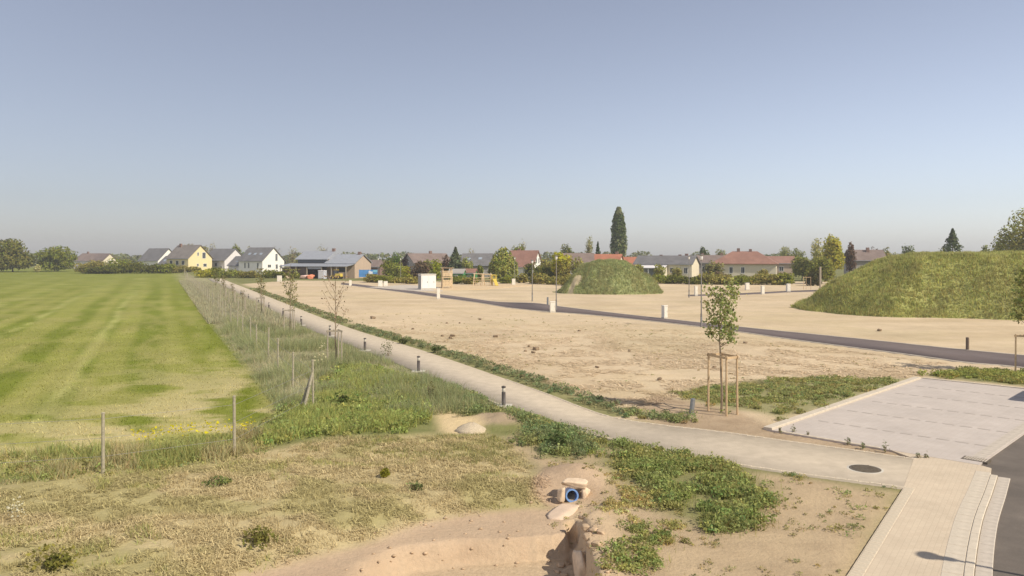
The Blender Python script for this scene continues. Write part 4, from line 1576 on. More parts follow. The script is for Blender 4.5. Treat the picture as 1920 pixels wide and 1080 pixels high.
def house(name, label, cpx, Y, rz, L, D, he, hr, wall, roof, side='R', wins=(), chim=(), sky_=(), ov=0.35, hip=0.0, base=0.0, cat='house', door=None, roof_side=None):
    rz = R(rz)
    X = (cpx - 960) * Y / F
    lx = L / 2 if side == 'R' else -L / 2
    ly = -D / 2
    cx = X - (lx * math.cos(rz) - ly * math.sin(rz))
    cy = Y - (lx * math.sin(rz) + ly * math.cos(rz))
    o = empty(name, (cx, cy, base), rz)
    a, b = L / 2, D / 2
    if hip:
        MB().box((0, 0, he / 2 - 0.15), (L, D, he + 0.3)).build('wall', wall, o)
        e = ov
        sl = (hr - he) / b
        z0 = he - e * sl * 0.4
        vs = [(-a - e, -b - e, z0), (a + e, -b - e, z0), (a + e, b + e, z0), (-a - e, b + e, z0), (-a + hip, 0, hr), (a - hip, 0, hr)]
        r = MB().add(vs + [(v[0], v[1], v[2] - 0.15) for v in vs[:4]], [(0, 1, 5, 4), (1, 2, 5), (2, 3, 4, 5), (3, 0, 4), (6, 9, 8, 7), (0, 6, 7, 1), (1, 7, 8, 2), (2, 8, 9, 3), (3, 9, 6, 0)]).build('roof', roof, o)
    else:
        vs = []
        for x in (-a, a):
            vs += [(x, -b, -0.3), (x, b, -0.3), (x, b, he), (x, 0, hr), (x, -b, he)]
        MB().add(vs, [(0, 1, 2, 3, 4)[::1], (9, 8, 7, 6, 5), (0, 4, 9, 5), (1, 6, 7, 2), (4, 3, 8, 9), (3, 2, 7, 8), (0, 5, 6, 1)]).build('wall', wall, o)
        sl = (hr - he) / b
        mb = MB()
        for s in (-1, 1):
            ye, ze = s * (b + ov), he - ov * sl
            t = 0.17
            e0 = 0.006
            q = [(-a - ov, ye, ze + e0), (a + ov, ye, ze + e0), (a + ov, 0, hr + e0), (-a - ov, 0, hr + e0)]
            q2 = [(v[0], v[1], v[2] + t) for v in q]
            mb.add(q + q2, [(3, 2, 1, 0), (4, 5, 6, 7), (0, 1, 5, 4), (1, 2, 6, 5), (3, 0, 4, 7)] if s < 0 else [(0, 1, 2, 3), (7, 6, 5, 4), (4, 5, 1, 0), (5, 6, 2, 1), (7, 4, 0, 3)])
        r = mb.build('roof', roof, o)
        g2 = MB().tube((-a - ov, -b - ov - 0.05, he - ov * sl + 0.02), (a + ov, -b - ov - 0.05, he - ov * sl + 0.02), 0.07, 0.07, 6).build('gutter', M_METALR, r)
    for x, y, h in chim:
        zz = hr - abs(y) * (hr - he) / b
        c = MB().box((x, y, zz + h / 2 - 0.2), (0.7, 0.6, h + 0.4)).build('chimney', M_CHIM, r)
    for x, t in sky_:
        y = -b * (1 - t)
        zz = he + (hr - he) * t + 0.2
        c = math.atan2(hr - he, b)
        fw = MB()
        for du in (0,):
            fw.add([(x - .45, y - .45 * math.cos(c), zz - .45 * math.sin(c)), (x + .45, y - .45 * math.cos(c), zz - .45 * math.sin(c)), (x + .45, y + .45 * math.cos(c), zz + .45 * math.sin(c)), (x - .45, y + .45 * math.cos(c), zz + .45 * math.sin(c)),
                    (x - .45, y - .45 * math.cos(c), zz - .45 * math.sin(c) + .09), (x + .45, y - .45 * math.cos(c), zz - .45 * math.sin(c) + .09), (x + .45, y + .45 * math.cos(c), zz + .45 * math.sin(c) + .09), (x - .45, y + .45 * math.cos(c), zz + .45 * math.sin(c) + .09)],
                   [(3, 2, 1, 0), (4, 5, 6, 7), (0, 1, 5, 4), (1, 2, 6, 5), (2, 3, 7, 6), (3, 0, 4, 7)])
        fw.build('skylight', M_SKYL, r)
    for wdef in wins:
        on_face(o, wdef[0], L, D, *wdef[1:5])
    if door:
        on_face(o, door[0], L, D, door[1], 1.05, 1.0, 2.1, M_FRAME, 'door', M_BROWNW)
    tag(o, label, cat)
    return o


# row of houses far left
house('house', 'white house with grey roof, leftmost of the gabled row', 296, 262, -27, 9.5, 8.5, 4.0, 7.9, M_WHITE, M_RGREY, wins=[('front', -2, 1.6, 1.3, 1.2), ('front', 1, 1.6, 1.3, 1.2), ('right', 0, 4.8, 1.1, 1.3)], door=('front', 3.2))
house('house', 'pale yellow house with brown roof in the gabled row', 353, 240, -27, 9.8, 9.2, 4.8, 8.75, M_YELL, M_RGREY2, wins=[('front', -2.8, 3.3, 1.2, 1.3), ('front', 0, 3.3, 1.2, 1.3), ('front', 2.6, 3.3, 1.2, 1.3), ('right', -0.9, 6.0, 0.6, 1.1), ('right', 1.4, 5.6, 1.3, 1.9), ('right', -1, 2.6, 0.7, 0.8), ('right', 1.8, 2.5, 1.3, 1.0)], chim=[(-3.2, -0.6, 1.1)])
house('house', 'pale grey-white house with dark roof between the yellow and the white house', 421, 249, -27, 9.6, 9.0, 4.1, 7.65, M_LILAC, M_RGREY, wins=[('front', -2.6, 2.6, 1.2, 1.2), ('front', 1.0, 2.6, 1.2, 1.2), ('right', 0.6, 4.6, 0.8, 1.0)], door=('front', 3.3))
house('house', 'white house with dark roof and skylights, rightmost of the gabled row', 492, 229, -27, 9.6, 9.0, 4.1, 7.85, M_WHITE, M_RGREY, wins=[('front', -2.2, 2.6, 0.6, 1.7), ('front', -0.7, 2.6, 0.6, 1.7), ('front', 3.0, 2.4, 0.7, 1.9), ('right', 1.2, 5.0, 0.9, 2.2), ('right', -1.7, 2.4, 1.3, 0.9), ('right', 1.3, 2.2, 0.9, 1.4), ('right', 3.2, 2.2, 0.8, 1.2)], sky_=[(-2.4, 0.45), (-0.2, 0.45), (2.2, 0.45)])
house('garage', 'low garage with grey roof between the leftmost white house and the yellow house', 317, 250, -27, 5.2, 6.5, 2.7, 5.3, M_LILAC, M_RGREY, sky_=[(-1, 0.4)], wins=[('right', 0, 1.4, 2.4, 2.0)], cat='garage')
house('garage', 'low garage with grey roof left of the rightmost white house', 452, 238, -27, 5.4, 6.5, 2.6, 5.2, M_LILAC, M_RGREY, sky_=[(0, 0.4)], wins=[('right', 0, 1.4, 2.4, 2.0)], cat='garage')
house('house', 'distant house with brown roof behind the left trees', 178, 330, -20, 12, 9, 3.4, 6.4, M_LILAC, M_RBRN, wins=[('right', 0, 2.6, 1.6, 1.4)], chim=[(-3, 0, 0.9)])
house('house', 'distant small gabled house with dark roof beside the brown roofed one', 190, 315, -35, 8, 7, 3.0, 6.3, M_CREAM, M_RBRN, wins=[('right', 0, 3.0, 1.5, 1.2)])
# barn
BX = (665 - 960) * 186 / F
barn = empty('barn', (BX, 186, 0), R(-17))
bL = 17.6
MB().add([(x, y, z) for x in (-7.6, 0) for (y, z) in ((0, -.3), (8.4, -.3), (8.4, 3.8), (4.2, 5.75), (0, 3.8))], [(0, 1, 2, 3, 4), (9, 8, 7, 6, 5), (0, 4, 9, 5), (1, 6, 7, 2), (4, 3, 8, 9), (3, 2, 7, 8)]).build('wall', M_TAN, barn)
MB().box((-11.9, 4.6, 2.15), (8.5, 7.6, 4.9)).build('side_wall', M_BROWNW, barn)
rf = MB().add([(-8.0, -.5, 3.66), (.3, -.5, 3.66), (.3, 4.2, 5.85), (-8.0, 4.2, 5.85), (.3, 8.8, 3.66), (-8.0, 8.8, 3.66), (-8.0, -.5, 3.5), (.3, -.5, 3.5), (.3, 4.2, 5.69), (.3, 8.8, 3.5), (-8.0, 8.8, 3.5)], [(0, 1, 2, 3), (3, 2, 4, 5), (6, 7, 1, 0), (7, 8, 2, 1), (8, 9, 4, 2)]).build('roof', M_METALR, barn)
MB().box((-0.9, 4.2, 6.05), (0.7, 0.6, 0.8)).build('chimney', M_CHIM, rf)
rf2 = MB().add([(-16.6, .2, 4.66), (-7.7, .2, 4.66), (-7.7, 4.6, 6.65), (-16.6, 4.6, 6.65), (-7.7, 9.0, 4.66), (-16.6, 9.0, 4.66), (-16.6, .2, 4.5), (-7.7, .2, 4.5), (-7.7, 4.6, 6.49), (-7.7, 9.0, 4.5), (-16.6, 9, 4.5), (-16.6, 4.6, 6.49)], [(0, 1, 2, 3), (3, 2, 4, 5), (6, 7, 1, 0), (7, 8, 2, 1), (8, 9, 4, 2), (7, 9, 8)]).build('roof', M_METALR, barn)
MB().box((-8.3, 4.6, 6.9), (0.7, 0.6, 0.8)).build('chimney', M_CHIM, rf2)
MB().box((-11.9, 0.77, 4.12), (8.4, 0.06, 0.75)).build('clerestory', M_DKMET, barn)
MB().add([(-18.2, -4.2, 3.0), (0.0, -4.2, 3.0), (0.0, 0.75, 3.62), (-18.2, 0.75, 3.62), (-18.2, -4.2, 2.86), (0.0, -4.2, 2.86), (0.0, 0.75, 3.48), (-18.2, 0.75, 3.48)], [(0, 1, 2, 3), (7, 6, 5, 4), (4, 5, 1, 0), (5, 6, 2, 1), (7, 4, 0, 3)]).build('canopy', M_METALR, barn)
for x in (-17.9, -15.2, -13.6, -10.6, -6.6, -4.0, -2.6, -0.15):
    MB().box((x, -4.0, 1.35), (0.2, 0.2, 3.0)).build('post', M_STAKEO if x > -17 else M_CREAM, barn)
MB().box((-14.6, 0.6, 1.5), (7.0, 0.2, 3.3)).build('back_panel', M_BROWNW, barn)  # back wall coloured dark brown so it looks shaded under the canopy
for x, w in ((-12.2, 2.6), (-16.5, 2.3), (-14.4, 1.0)):
    MB().box((x, -3.6, 1.35), (w, 0.08, 2.6)).build('door', M_BROWNW, barn)
MB().box((-8.5, -3.9, 2.55), (4.0, 0.06, 0.55)).build('fascia', M_METALR, barn)
MB().box((-1.3, -3.9, 0.75), (2.3, 0.2, 1.6)).build('low_wall', M_TAN, barn)
MB().box((-3.3, -0.04, 1.3), (1.8, 0.06, 2.6)).build('gate', M_DKMET, barn)
tag(barn, 'low barn with grey metal roofs, open canopy and tan gable wall', 'barn')
house('shed', 'reddish-brown low building attached behind the tan barn gable', 712, 205, -15, 8, 6, 2.6, 4.2, M_CHIM, M_RBRN, cat='shed')


def bw(x, y, z):
    c, s = math.cos(R(-17)), math.sin(R(-17))
    return (BX + x * c - y * s, 186 + x * s + y * c, z)


put_rock('tarpaulin_heap', 'orange and pale covered heap in front of the barn', bw(-8.3, -6.2, 0.45), (1.9, 1.5, 1.0), 301, M_ORANGE, 0.4, cat='heap')
put_rock('tarpaulin_heap', 'pinkish-white heap left of the orange one at the barn', bw(-9.8, -6.6, 0.4), (1.8, 1.5, 0.9), 302, mat('pink_sheet', (0.62, 0.42, 0.36), 0.7, 0.15, 3), 0.1, cat='heap')
put_rock('rubble_heap', 'small pale heap at the foot of the barn posts', bw(-15.2, -5.0, 0.3), (1.4, 1.2, 0.8), 303, M_STONE, 0.1, cat='heap')
o = empty('storage_container', bw(-5.2, -6.0, 0), R(-17))
MB().box((0, 0, 1.0), (1.5, 1.4, 1.9)).build('body', mat('pale_container', (0.50, 0.50, 0.53), 0.5, 0.06, 2), o)
MB().box((0, 0, 1.98), (1.6, 1.5, 0.1), taper=0.9).build('lid', M_LILAC, o)
MB().box((0, -0.72, 1.0), (1.2, 0.04, 1.6)).build('door', M_LILAC, o)
tag(o, 'pale grey container box standing before the barn canopy', 'container')
# yellow loader
o = empty('wheel_loader', bw(-1.6, -5.6, 0), R(-17))
MB().box((0.5, 0, 0.95), (1.5, 1.2, 0.7), taper=0.9).build('body', M_YELP, o)
cb = MB().box((-0.2, 0, 1.65), (0.8, 1.0, 0.9), taper=0.85).build('cab', M_GLASS, o)
MB().box((-0.2, 0, 2.13), (0.9, 1.1, 0.08)).build('roof', M_YELP, cb)
MB().box((-0.9, 0, 0.7), (0.9, 0.8, 0.35)).build('arm', M_YELP, o)
MB().box((-1.5, 0, 0.4), (0.5, 1.5, 0.6), taper=0.8).build('bucket', M_DKMET, o)
for x in (-0.6, 0.8):
    for y in (-0.62, 0.62):
        w = MB().tube((x, y - 0.14, 0.42), (x, y + 0.14, 0.42), 0.42, 0.42, 16).build('wheel', M_RUBBER, o)
        MB().tube((x, y - 0.16, 0.42), (x, y + 0.16, 0.42), 0.2, 0.2, 12).build('rim', M_YELP, w)
tag(o, 'small yellow wheel loader parked at the barn', 'loader')
# blue banner with a white mark
a = at(673, 521, 180)
o = empty('banner', (a[0], 180, 0), R(-6))
pn = MB().box((2.2, 0, 1.35), (4.4, 0.06, 1.7)).build('sheet', M_BLUE, o)
mb = MB()
for (u, z, rr) in ((2.4, 1.0, .42), (2.85, 1.25, .45), (2.6, 1.7, .3), (2.95, 1.0, .35), (3.1, 1.6, .22)):
    mb.tube((u, -0.045, z), (u, -0.052 - u * 0.001, z), rr, rr, 14)
mb.build('white_mark', mat('print_white', (0.75, 0.76, 0.8), 0.6, 0.05), pn)
MB().box((3.9, -0.04, 1.9), (1.0, 0.012, 0.55)).build('light_panel', mat('print_cyan', (0.22, 0.5, 0.62), 0.6, 0.05), pn)
for x in (0.05, 2.2, 4.35):
    MB().tube((x, 0.08, -0.2), (x, 0.08, 2.3), 0.05, 0.05, 8).build('post', M_GALV, o)
tag(o, 'blue banner with a white splash mark right of the barn', 'banner')

# transformer cabin
p = P(787, 543.5)
o = empty('transformer_cabin', (p[0] + 1.05, p[1] + 1.0, 0.05), R(20))
MB().box((0, 0, 0.05), (2.5, 2.3, 0.3)).build('plinth', M_CABG, o)
MB().box((0, 0, 1.25), (2.4, 2.2, 2.2)).build('wall', M_WHITE, o)
MB().box((0, 0, 2.42), (2.56, 2.36, 0.14), taper=0.95).build('roof', M_CABG, o)
for x in (-0.55, 0.5):
    d = MB().box((x, -1.115, 1.2), (0.95, 0.03, 1.95)).build('door', M_FRAME, o)
    MB().box((x + 0.36, -1.15, 1.2), (0.05, 0.05, 0.2)).build('handle', M_DKMET, d)
MB().box((-1.215, 0, 1.2), (0.03, 1.9, 2.0)).build('shade_panel', M_GALV, o)  # added grey sheet paints the shade onto the side away from the sun
tag(o, 'white transformer cabin with its shaded side painted grey beside the road', 'cabin')
p = P(789, 543)
MBp = MB().box((0, 0, 0.45), (0.28, 0.2, 0.9)).box((0, 0, 0.93), (0.32, 0.24, 0.06)).build('cable_box', M_GALV, None, (p[0] + 0.05, p[1] - 0.5, 0.05))
tag(MBp, 'small grey cable box in front of the transformer cabin', 'utility box')

# play tower and climbing frame
p = P(837, 541)
o = empty('play_tower', (p[0], p[1] + 1, 0.05), R(12))
for x in (-0.8, 0.8):
    for y in (-0.8, 0.8):
        MB().tube((x, y, -0.2), (x * 0.92, y * 0.92, 3.3), 0.085, 0.075, 8).build('post', M_PLAYW, o)
for z in (0.6, 1.35, 2.1):
    for k in range(6):
        MB().box((-0.67 + k * 0.27, 0, z), (0.25, 1.7, 0.05)).build('deck_board', M_PLAYW, o)
for z in (1.0, 1.75, 2.5, 2.8):
    for s in (-1, 1):
        MB().box((0, s * 0.82, z), (1.75, 0.05, 0.13)).build('rail', M_PLAYW, o)
        MB().box((s * 0.82, 0, z + 0.03), (0.05, 1.6, 0.13)).build('rail', M_PLAYW, o)
for k in range(7):
    MB().box((-0.72 + k * 0.24, -0.87, 0.85), (0.2, 0.04, 1.0)).build('side_board', M_PLAYW, o)
    MB().box((-0.72 + k * 0.24, -0.85, 2.3), (0.2, 0.04, 0.7)).build('side_board', M_PLAYW, o)
for k in range(7):
    MB().box((-0.9 + k * 0.3, 0, 3.36 + 0.02 * math.sin(k)), (0.27, 2.0, 0.06)).build('roof_board', M_STAKE, o)
tag(o, 'tall timber play tower with several decks right of the transformer', 'play tower')
for i, (px, yy, sc) in enumerate(((898, 536, 1.0), (912, 535.5, 0.95))):
    p = P(px, yy)
    o = empty('climbing_frame', (p[0], p[1], 0.05), R(-10 + 25 * i))
    for x in (-0.9, 0.9):
        for s in (-1, 1):
            MB().tube((x, s * 0.9, -0.1), (x * 0.9, s * 0.08, 2.1 * sc), 0.075, 0.065, 8).build('leg', M_PLAYW, o)
    MB().tube((-1.05, 0, 2.12 * sc), (1.05, 0, 2.12 * sc), 0.08, 0.08, 8).build('beam', M_PLAYW, o)
    for z in (0.5, 0.95, 1.4):
        MB().tube((-0.9, -0.68, z), (0.9, -0.68 + 0.2, z + 0.05), 0.04, 0.04, 6).build('rung', M_PLAYW, o)
    tag(o, ['left timber climbing frame in the play area', 'right timber climbing frame in the play area, next to the yellow one'][i], 'climbing frame')
p = P(927, 536)
o = empty('play_slide', (p[0], p[1], 0.05), R(15))
for x in (-0.35, 0.35):
    MB().tube((x, 0, -0.1), (x, 0, 1.9), 0.06, 0.06, 8).build('post', M_YELP, o)
    MB().tube((x, 0.9, -0.1), (x, 0.9, 1.9), 0.06, 0.06, 8).build('post', M_YELP, o)
MB().box((0, 0.45, 1.2), (0.8, 0.95, 0.06)).build('platform', M_YELP, o)
MB().add([(-.3, 0, 1.2), (.3, 0, 1.2), (.3, -1.9, .15), (-.3, -1.9, .15), (-.3, 0, 1.12), (.3, 0, 1.12), (.3, -1.9, .07), (-.3, -1.9, .07)], [(3, 2, 1, 0), (4, 5, 6, 7), (0, 1, 5, 4), (1, 2, 6, 5), (2, 3, 7, 6), (3, 0, 4, 7)]).build('chute', M_YELP, o)
MB().tube((-.35, 0, 1.9), (.35, 0, 1.9), 0.06, 0.06, 8).build('bar', M_YELP, o)
MB().tube((-.35, .9, 1.9), (.35, .9, 1.9), 0.06, 0.06, 8).build('bar', M_YELP, o)
tag(o, 'yellow slide at the right end of the play area', 'slide')
for i, (px, Y, L_, wm, rm, lab) in enumerate(((868, 158, 3.0, M_GREENP, M_GREYW, 'dark green garden shed right of the play tower'), (890, 160, 2.4, M_GREENP, M_RRED2, 'bright green garden hut with reddish roof behind the play area'))):
    house('garden_shed', lab, px, Y, -10, L_, 2.6, 1.9, 2.6, wm, rm, wins=[('front', 0, 1.1, 0.8, 0.7)], cat='shed', ov=0.2)

# houses in the middle and on the right
house('house', 'brown-roofed house half hidden by dark red shrubs', 777, 200, 28, 10.5, 9.0, 3.6, 5.95, M_GREYW, M_RBRN, side='L', wins=[('left', 0, 3.4, 1.2, 1.0), ('front', 0, 2, 1.3, 1.2), ('front', 3, 2, 1.3, 1.2)], chim=[(1.0, 0, 0.8)])
house('house', 'grey-roofed house with two skylights left of the willow', 917, 192, -8, 7.2, 8, 3.2, 5.9, M_GREYW, M_RGREY, wins=[('front', -1.6, 1.7, 1.3, 1.2), ('front', 1.6, 1.7, 1.3, 1.2)], sky_=[(-1.9, 0.45), (1.0, 0.5)])
house('house', 'house with red-brown roof and white gable right of the willow', 999, 196, -22, 7.4, 7.0, 2.8, 6.7, M_WHITE, M_RRED2, wins=[('right', -0.9, 4.2, 0.8, 1.3), ('right', 0.9, 4.2, 0.8, 1.3), ('right', 0, 1.6, 1.6, 1.3), ('front', -1.5, 1.6, 1.2, 1.2)], chim=[(-1.5, 0.3, 1.0)])
house('house', 'dark-roofed house just left of the smaller mound', 1112, 170, -5, 7, 8, 3.4, 5.9, M_GREYW, M_RBRN, wins=[('front', -2, 1.7, 1.2, 1.2)])
house('house', 'orange-red roof of a house behind the smaller mound', 1158, 195, -20, 11, 8, 3.2, 5.75, M_CREAM, M_RRED, wins=[('front', 2, 1.7, 1.2, 1.2)], chim=[(4.4, 0.2, 0.9)])
house('house', 'lower orange-red roof right of the smaller mound', 1214, 200, -18, 7.5, 8, 2.8, 5.0, M_CREAM, M_RRED, wins=[('front', 1.8, 1.6, 1.2, 1.1)])
h13 = house('bungalow', 'cream bungalow with dark roof and bright cream gable', 1297, 184, -25, 14.0, 8.6, 3.5, 5.35, M_CREAM, M_RGREY, wins=[('front', 2.2, 2.0, 0.8, 1.2), ('front', 3.7, 2.0, 0.8, 1.2), ('front', 5.6, 1.9, 0.9, 1.4)], chim=[(4.8, 0.2, 0.7), (3.2, 0.2, 0.5), (-1.5, 0.2, 0.45)])
cn = MB().add([(-6.6, -8.0, 2.6), (1.2, -8.0, 2.6), (1.2, -4.2, 3.25), (-6.6, -4.2, 3.25), (-6.6, -8.0, 2.48), (1.2, -8.0, 2.48), (1.2, -4.2, 3.13), (-6.6, -4.2, 3.13)], [(0, 1, 2, 3), (7, 6, 5, 4), (4, 5, 1, 0), (5, 6, 2, 1), (7, 4, 0, 3)]).build('canopy', M_LILAC, h13)
MB().box((1.05, -6.0, 1.3), (0.12, 3.5, 2.7)).build('side_wall', M_CREAM, h13)
for x in (-6.4, -4.5, -2.6, -0.7):
    MB().box((x, -7.9, 1.25), (0.12, 0.12, 2.5)).build('canopy_post', M_FRAME, cn)
MB().box((-2.8, -4.45, 1.35), (6.8, 0.1, 2.5)).build('glazing', M_SKYL, h13)
house('house', 'grey-brown house between the cream bungalow and the red-roofed house', 1372, 205, -14, 9, 9, 3.6, 5.5, M_GREYW, M_RBRN, wins=[('front', -2.5, 2.0, 1.2, 1.2), ('front', 1.0, 2.0, 1.2, 1.2)], chim=[(-3, 0, 0.7), (2.0, 0, 0.7)])
house('house', 'long cream house with red hipped roof', 1455, 182, -20, 14.6, 9.0, 3.7, 6.55, M_CREAM, M_RRED2, wins=[('front', -2.9, 2.0, 0.8, 1.5), ('front', -0.2, 2.0, 0.8, 1.5), ('right', 0, 1.9, 1.1, 1.2)], chim=[(-1.5, 0.1, 0.8), (1.3, 0.1, 0.6)], hip=4.4, ov=0.5)
house('house', 'house with low brown roof peeping over the large mound', 1662, 190, -10, 8, 8, 4.4, 6.8, M_GREYW, M_RBRN, wins=[('front', 0, 2.6, 1.3, 1.2)], chim=[(0.5, -0.8, 1.2)])
house('house', 'reddish house half hidden by trees right of the hipped roof house', 1490, 215, -15, 7, 8, 3.4, 5.2, M_TAN, M_RRED2, wins=[('front', 0, 1.8, 1.2, 1.2)])

# a van parked in the street just outside the right edge; its shadow lies on the parking area
cp = PK(11.2 + 2.3, PK_W + 0.98)
car = empty('parked_van', (cp[0], cp[1], -0.005), math.atan2(PK_U[1], PK_U[0]))
prof = [(-2.25, .35), (-2.28, .7), (-2.27, 1.15), (-2.2, 1.75), (-2.05, 1.9), (0.5, 1.92), (0.95, 1.75), (1.6, 1.12), (2.15, .98), (2.3, .72), (2.28, .35)]
vs = [(x, -0.86 + 0.10 * max(0, (z - .9) / .6), z) for x, z in prof] + [(x, 0.86 - 0.10 * max(0, (z - .9) / .6), z) for x, z in prof]
n = len(prof)
MB().add(vs, [tuple(range(n)), tuple(range(2 * n - 1, n - 1, -1))] + [(i, n + i, n + (i + 1) % n, (i + 1) % n) for i in range(n)]).build('body', M_CARP, car)
for s in (-1, 1):
    MB().add([(-1.9, s * .862, 1.05), (1.45, s * .862, 1.05), (0.85, s * .77, 1.68), (-1.85, s * .77, 1.68)], [(0, 1, 2, 3) if s < 0 else (3, 2, 1, 0)]).build('side_window', M_GLASS, car)
    for x in (-1.3, 1.35):
        w = MB().tube((x, s * 0.68, 0.31), (x, s * 0.89, 0.31), 0.31, 0.31, 20).build('wheel', M_RUBBER, car)
        MB().tube((x, s * 0.70, 0.31), (x, s * 0.90, 0.31), 0.19, 0.19, 14).build('rim', M_GALV, w)
    MB().box((2.24, s * 0.6, 0.8), (0.1, 0.34, 0.18)).build('headlight', M_LAMP, car)
tag(car, 'van parked outside the right edge, casting a shadow on the parking area', 'van')

# ------------------------------------------------------------------ trees and shrubs
DKG, MDG, LTG, OLV, YLG, PUR, CON, GRY = (0.085, 0.095, 0.028), (0.125, 0.145, 0.036), (0.17, 0.19, 0.06), (0.16, 0.155, 0.06), (0.25, 0.255, 0.05), (0.085, 0.058, 0.05), (0.06, 0.085, 0.055), (0.20, 0.20, 0.15)
tree('broadleaf_tree', 'big dark green tree at the left edge behind the meadow', 24, 447, 262, 46, DKG, n=6500, leaf=0.75, z0f=0.03, col2=(0.12, 0.125, 0.04), seed=5)
tree('broadleaf_tree', 'rounded green tree right of the big one at the left edge', 102, 460, 268, 36, MDG, n=5200, leaf=0.7, z0f=0.03, col2=(0.10, 0.12, 0.03))
tree('shrub', 'pale flowering shrub between the two trees at the left edge', 70, 495, 258, 9, (0.28, 0.28, 0.17), n=500, leaf=0.4, z0f=0.02, cat='shrub')
# hedge behind the meadow
for i, (x0, tp, wd, c) in enumerate(((160, 492, 17, OLV), (188, 487, 18, OLV), (222, 484, 20, MDG), (236, 493, 16, DKG), (262, 491, 17, DKG), (290, 494, 18, DKG), (316, 494, 17, MDG), (343, 497, 16, OLV), (365, 500, 14, OLV), (204, 497, 16, DKG), (175, 499, 14, DKG))):
    tree('hedge_shrub', '%s shrub of the dark hedge behind the meadow, counted from the left' % (['first', 'second', 'tallest', 'fifth', 'sixth', 'seventh', 'eighth', 'ninth', 'rightmost', 'low front third', 'low front second'][i]), x0, tp, 240 - (5 if i > 8 else 0), wd * 1.35, c, n=1700, leaf=0.5, z0f=0.0, cat='shrub', group='hedge behind the meadow')
tree('broadleaf_tree', 'olive tree behind the ridge of the yellow house', 356, 457, 300, 15, OLV, n=1500, leaf=0.6)
tree('broadleaf_tree', 'olive tree right behind the yellow gable', 379, 460, 295, 13, OLV, n=1300, leaf=0.6)
tree('bare_tree', 'thin bare grey tree between the yellow and the pale house', 398, 453, 310, 9, GRY, n=260, leaf=0.45, bare=26)
tree('broadleaf_tree', 'dark tree behind the pale house with dark roof', 441, 456, 290, 13, MDG, n=1300, leaf=0.6)
tree('broadleaf_tree', 'green tree behind the roof of the skylight house', 474, 462, 280, 13, OLV, n=1200, leaf=0.6)
tree('bare_tree', 'thin grey tree behind the white gable', 517, 462, 285, 9, GRY, n=240, leaf=0.45, bare=24)
tree('bare_tree', 'bare grey tree left of the barn', 549, 462, 260, 11, GRY, n=300, leaf=0.45, bare=30)
tree('broadleaf_tree', 'greyish tree at the left end of the barn roof', 563, 474, 230, 9, (0.17, 0.175, 0.09), n=800, leaf=0.5)
tree('bare_tree', 'faint bare tree behind the barn ridge', 606, 458, 300, 12, GRY, n=260, leaf=0.45, bare=28)
for i, (x0, tp, wd, Y, c) in enumerate(((392, 503, 30, 192, YLG), (432, 502, 32, 192, LTG), (468, 507, 26, 190, OLV), (505, 505, 20, 188, MDG), (535, 507, 17, 188, MDG), (555, 511, 11, 186, LTG))):
    tree('garden_shrub', ['yellow-green shrub on the bank below the pale house', 'light green shrub on the bank below the garages', 'olive shrub on the bank left of the white gable', 'dark shrub in front of the white gable', 'dark shrub right of the white gable', 'pale shrub beside the barn corner'][i], x0, tp, Y, wd, tuple(np.array(c) * 0.9), n=1100, leaf=0.45, z0f=0.0, cat='shrub', group='shrubs on the bank')
# between barn and play area
SH = [(737, 471, 20, 212, (0.075, 0.12, 0.028), 'broadleaf_tree', 'rounded fresh green tree right of the barn', 1600),
      (767, 475, 20, 206, PUR, 'copper_beech', 'dark purple-leaved tree right of the rounded green tree', 1500),
      (730, 485, 18, 190, MDG, 'garden_shrub', 'green shrub right of the blue banner', 1000),
      (745, 493, 17, 182, LTG, 'garden_shrub', 'light green shrub under the purple tree', 900),
      (764, 499, 11, 176, YLG, 'garden_shrub', 'yellow-green bush left of the red-leaved shrub', 900),
      (788, 489, 22, 172, (0.09, 0.068, 0.058), 'copper_shrub', 'dark red-leaved shrub behind the transformer cabin', 1300),
      (818, 486, 16, 176, (0.17, 0.20, 0.03), 'garden_shrub', 'bright yellow-green round bush right of the transformer', 1000),
      (836, 478, 12, 190, PUR, 'copper_beech', 'purple tree in front of the brown roof', 700),
      (900, 497, 9, 172, MDG, 'garden_shrub', 'green shrub behind the green huts', 700),
      (1002, 492, 24, 168, DKG, 'garden_shrub', 'dark green shrub under the white gable', 1200),
      (1030, 500, 18, 160, DKG, 'garden_shrub', 'dark shrub left of the yellow-green tree', 900),
      (1024, 485, 20, 175, OLV, 'garden_shrub', 'olive bush beside the yellow-green tree', 900),
      (980, 512, 14, 155, OLV, 'garden_shrub', 'low olive shrub behind the white pillar', 700),
      (1060, 500, 12, 150, OLV, 'garden_shrub', 'olive shrub left of the smaller mound', 800)]
for x0, tp, wd, Y, c, nm, lab, n in SH:
    tree(nm, lab, x0, tp, Y, wd, c, n=n, leaf=0.5, z0f=0.02, cat='tree' if 'shrub' not in nm else 'shrub')
tree('spruce', 'blue-grey spruce between the brown roof and the grey roof', 854, 462, 178, 30, (0.085, 0.105, 0.075), 'conifer', n=2400, leaf=0.55, z0f=0.02)
tree('willow', 'light green weeping willow beside the grey-roofed house', 944, 459, 165, 27, (0.20, 0.22, 0.08), 'willow', n=4200, leaf=0.5, z0f=0.03, col2=(0.12, 0.15, 0.045))
tree('broadleaf_tree', 'dark green tree behind the willow', 972, 457, 225, 16, MDG, n=1300, leaf=0.55)
tree('bare_tree', 'bare grey tree behind the red-brown roof', 982, 448, 250, 9, GRY, n=220, leaf=0.45, bare=26)
tree('bare_tree', 'thin grey tree behind the skylight roof left of the willow', 886, 463, 240, 9, GRY, n=260, leaf=0.45, bare=24)
tree('broadleaf_tree', 'bright yellow-green tree left of the smaller mound', 1050, 471, 158, 26, (0.25, 0.26, 0.035), n=2600, leaf=0.5, z0f=0.1, col2=(0.20, 0.20, 0.06))
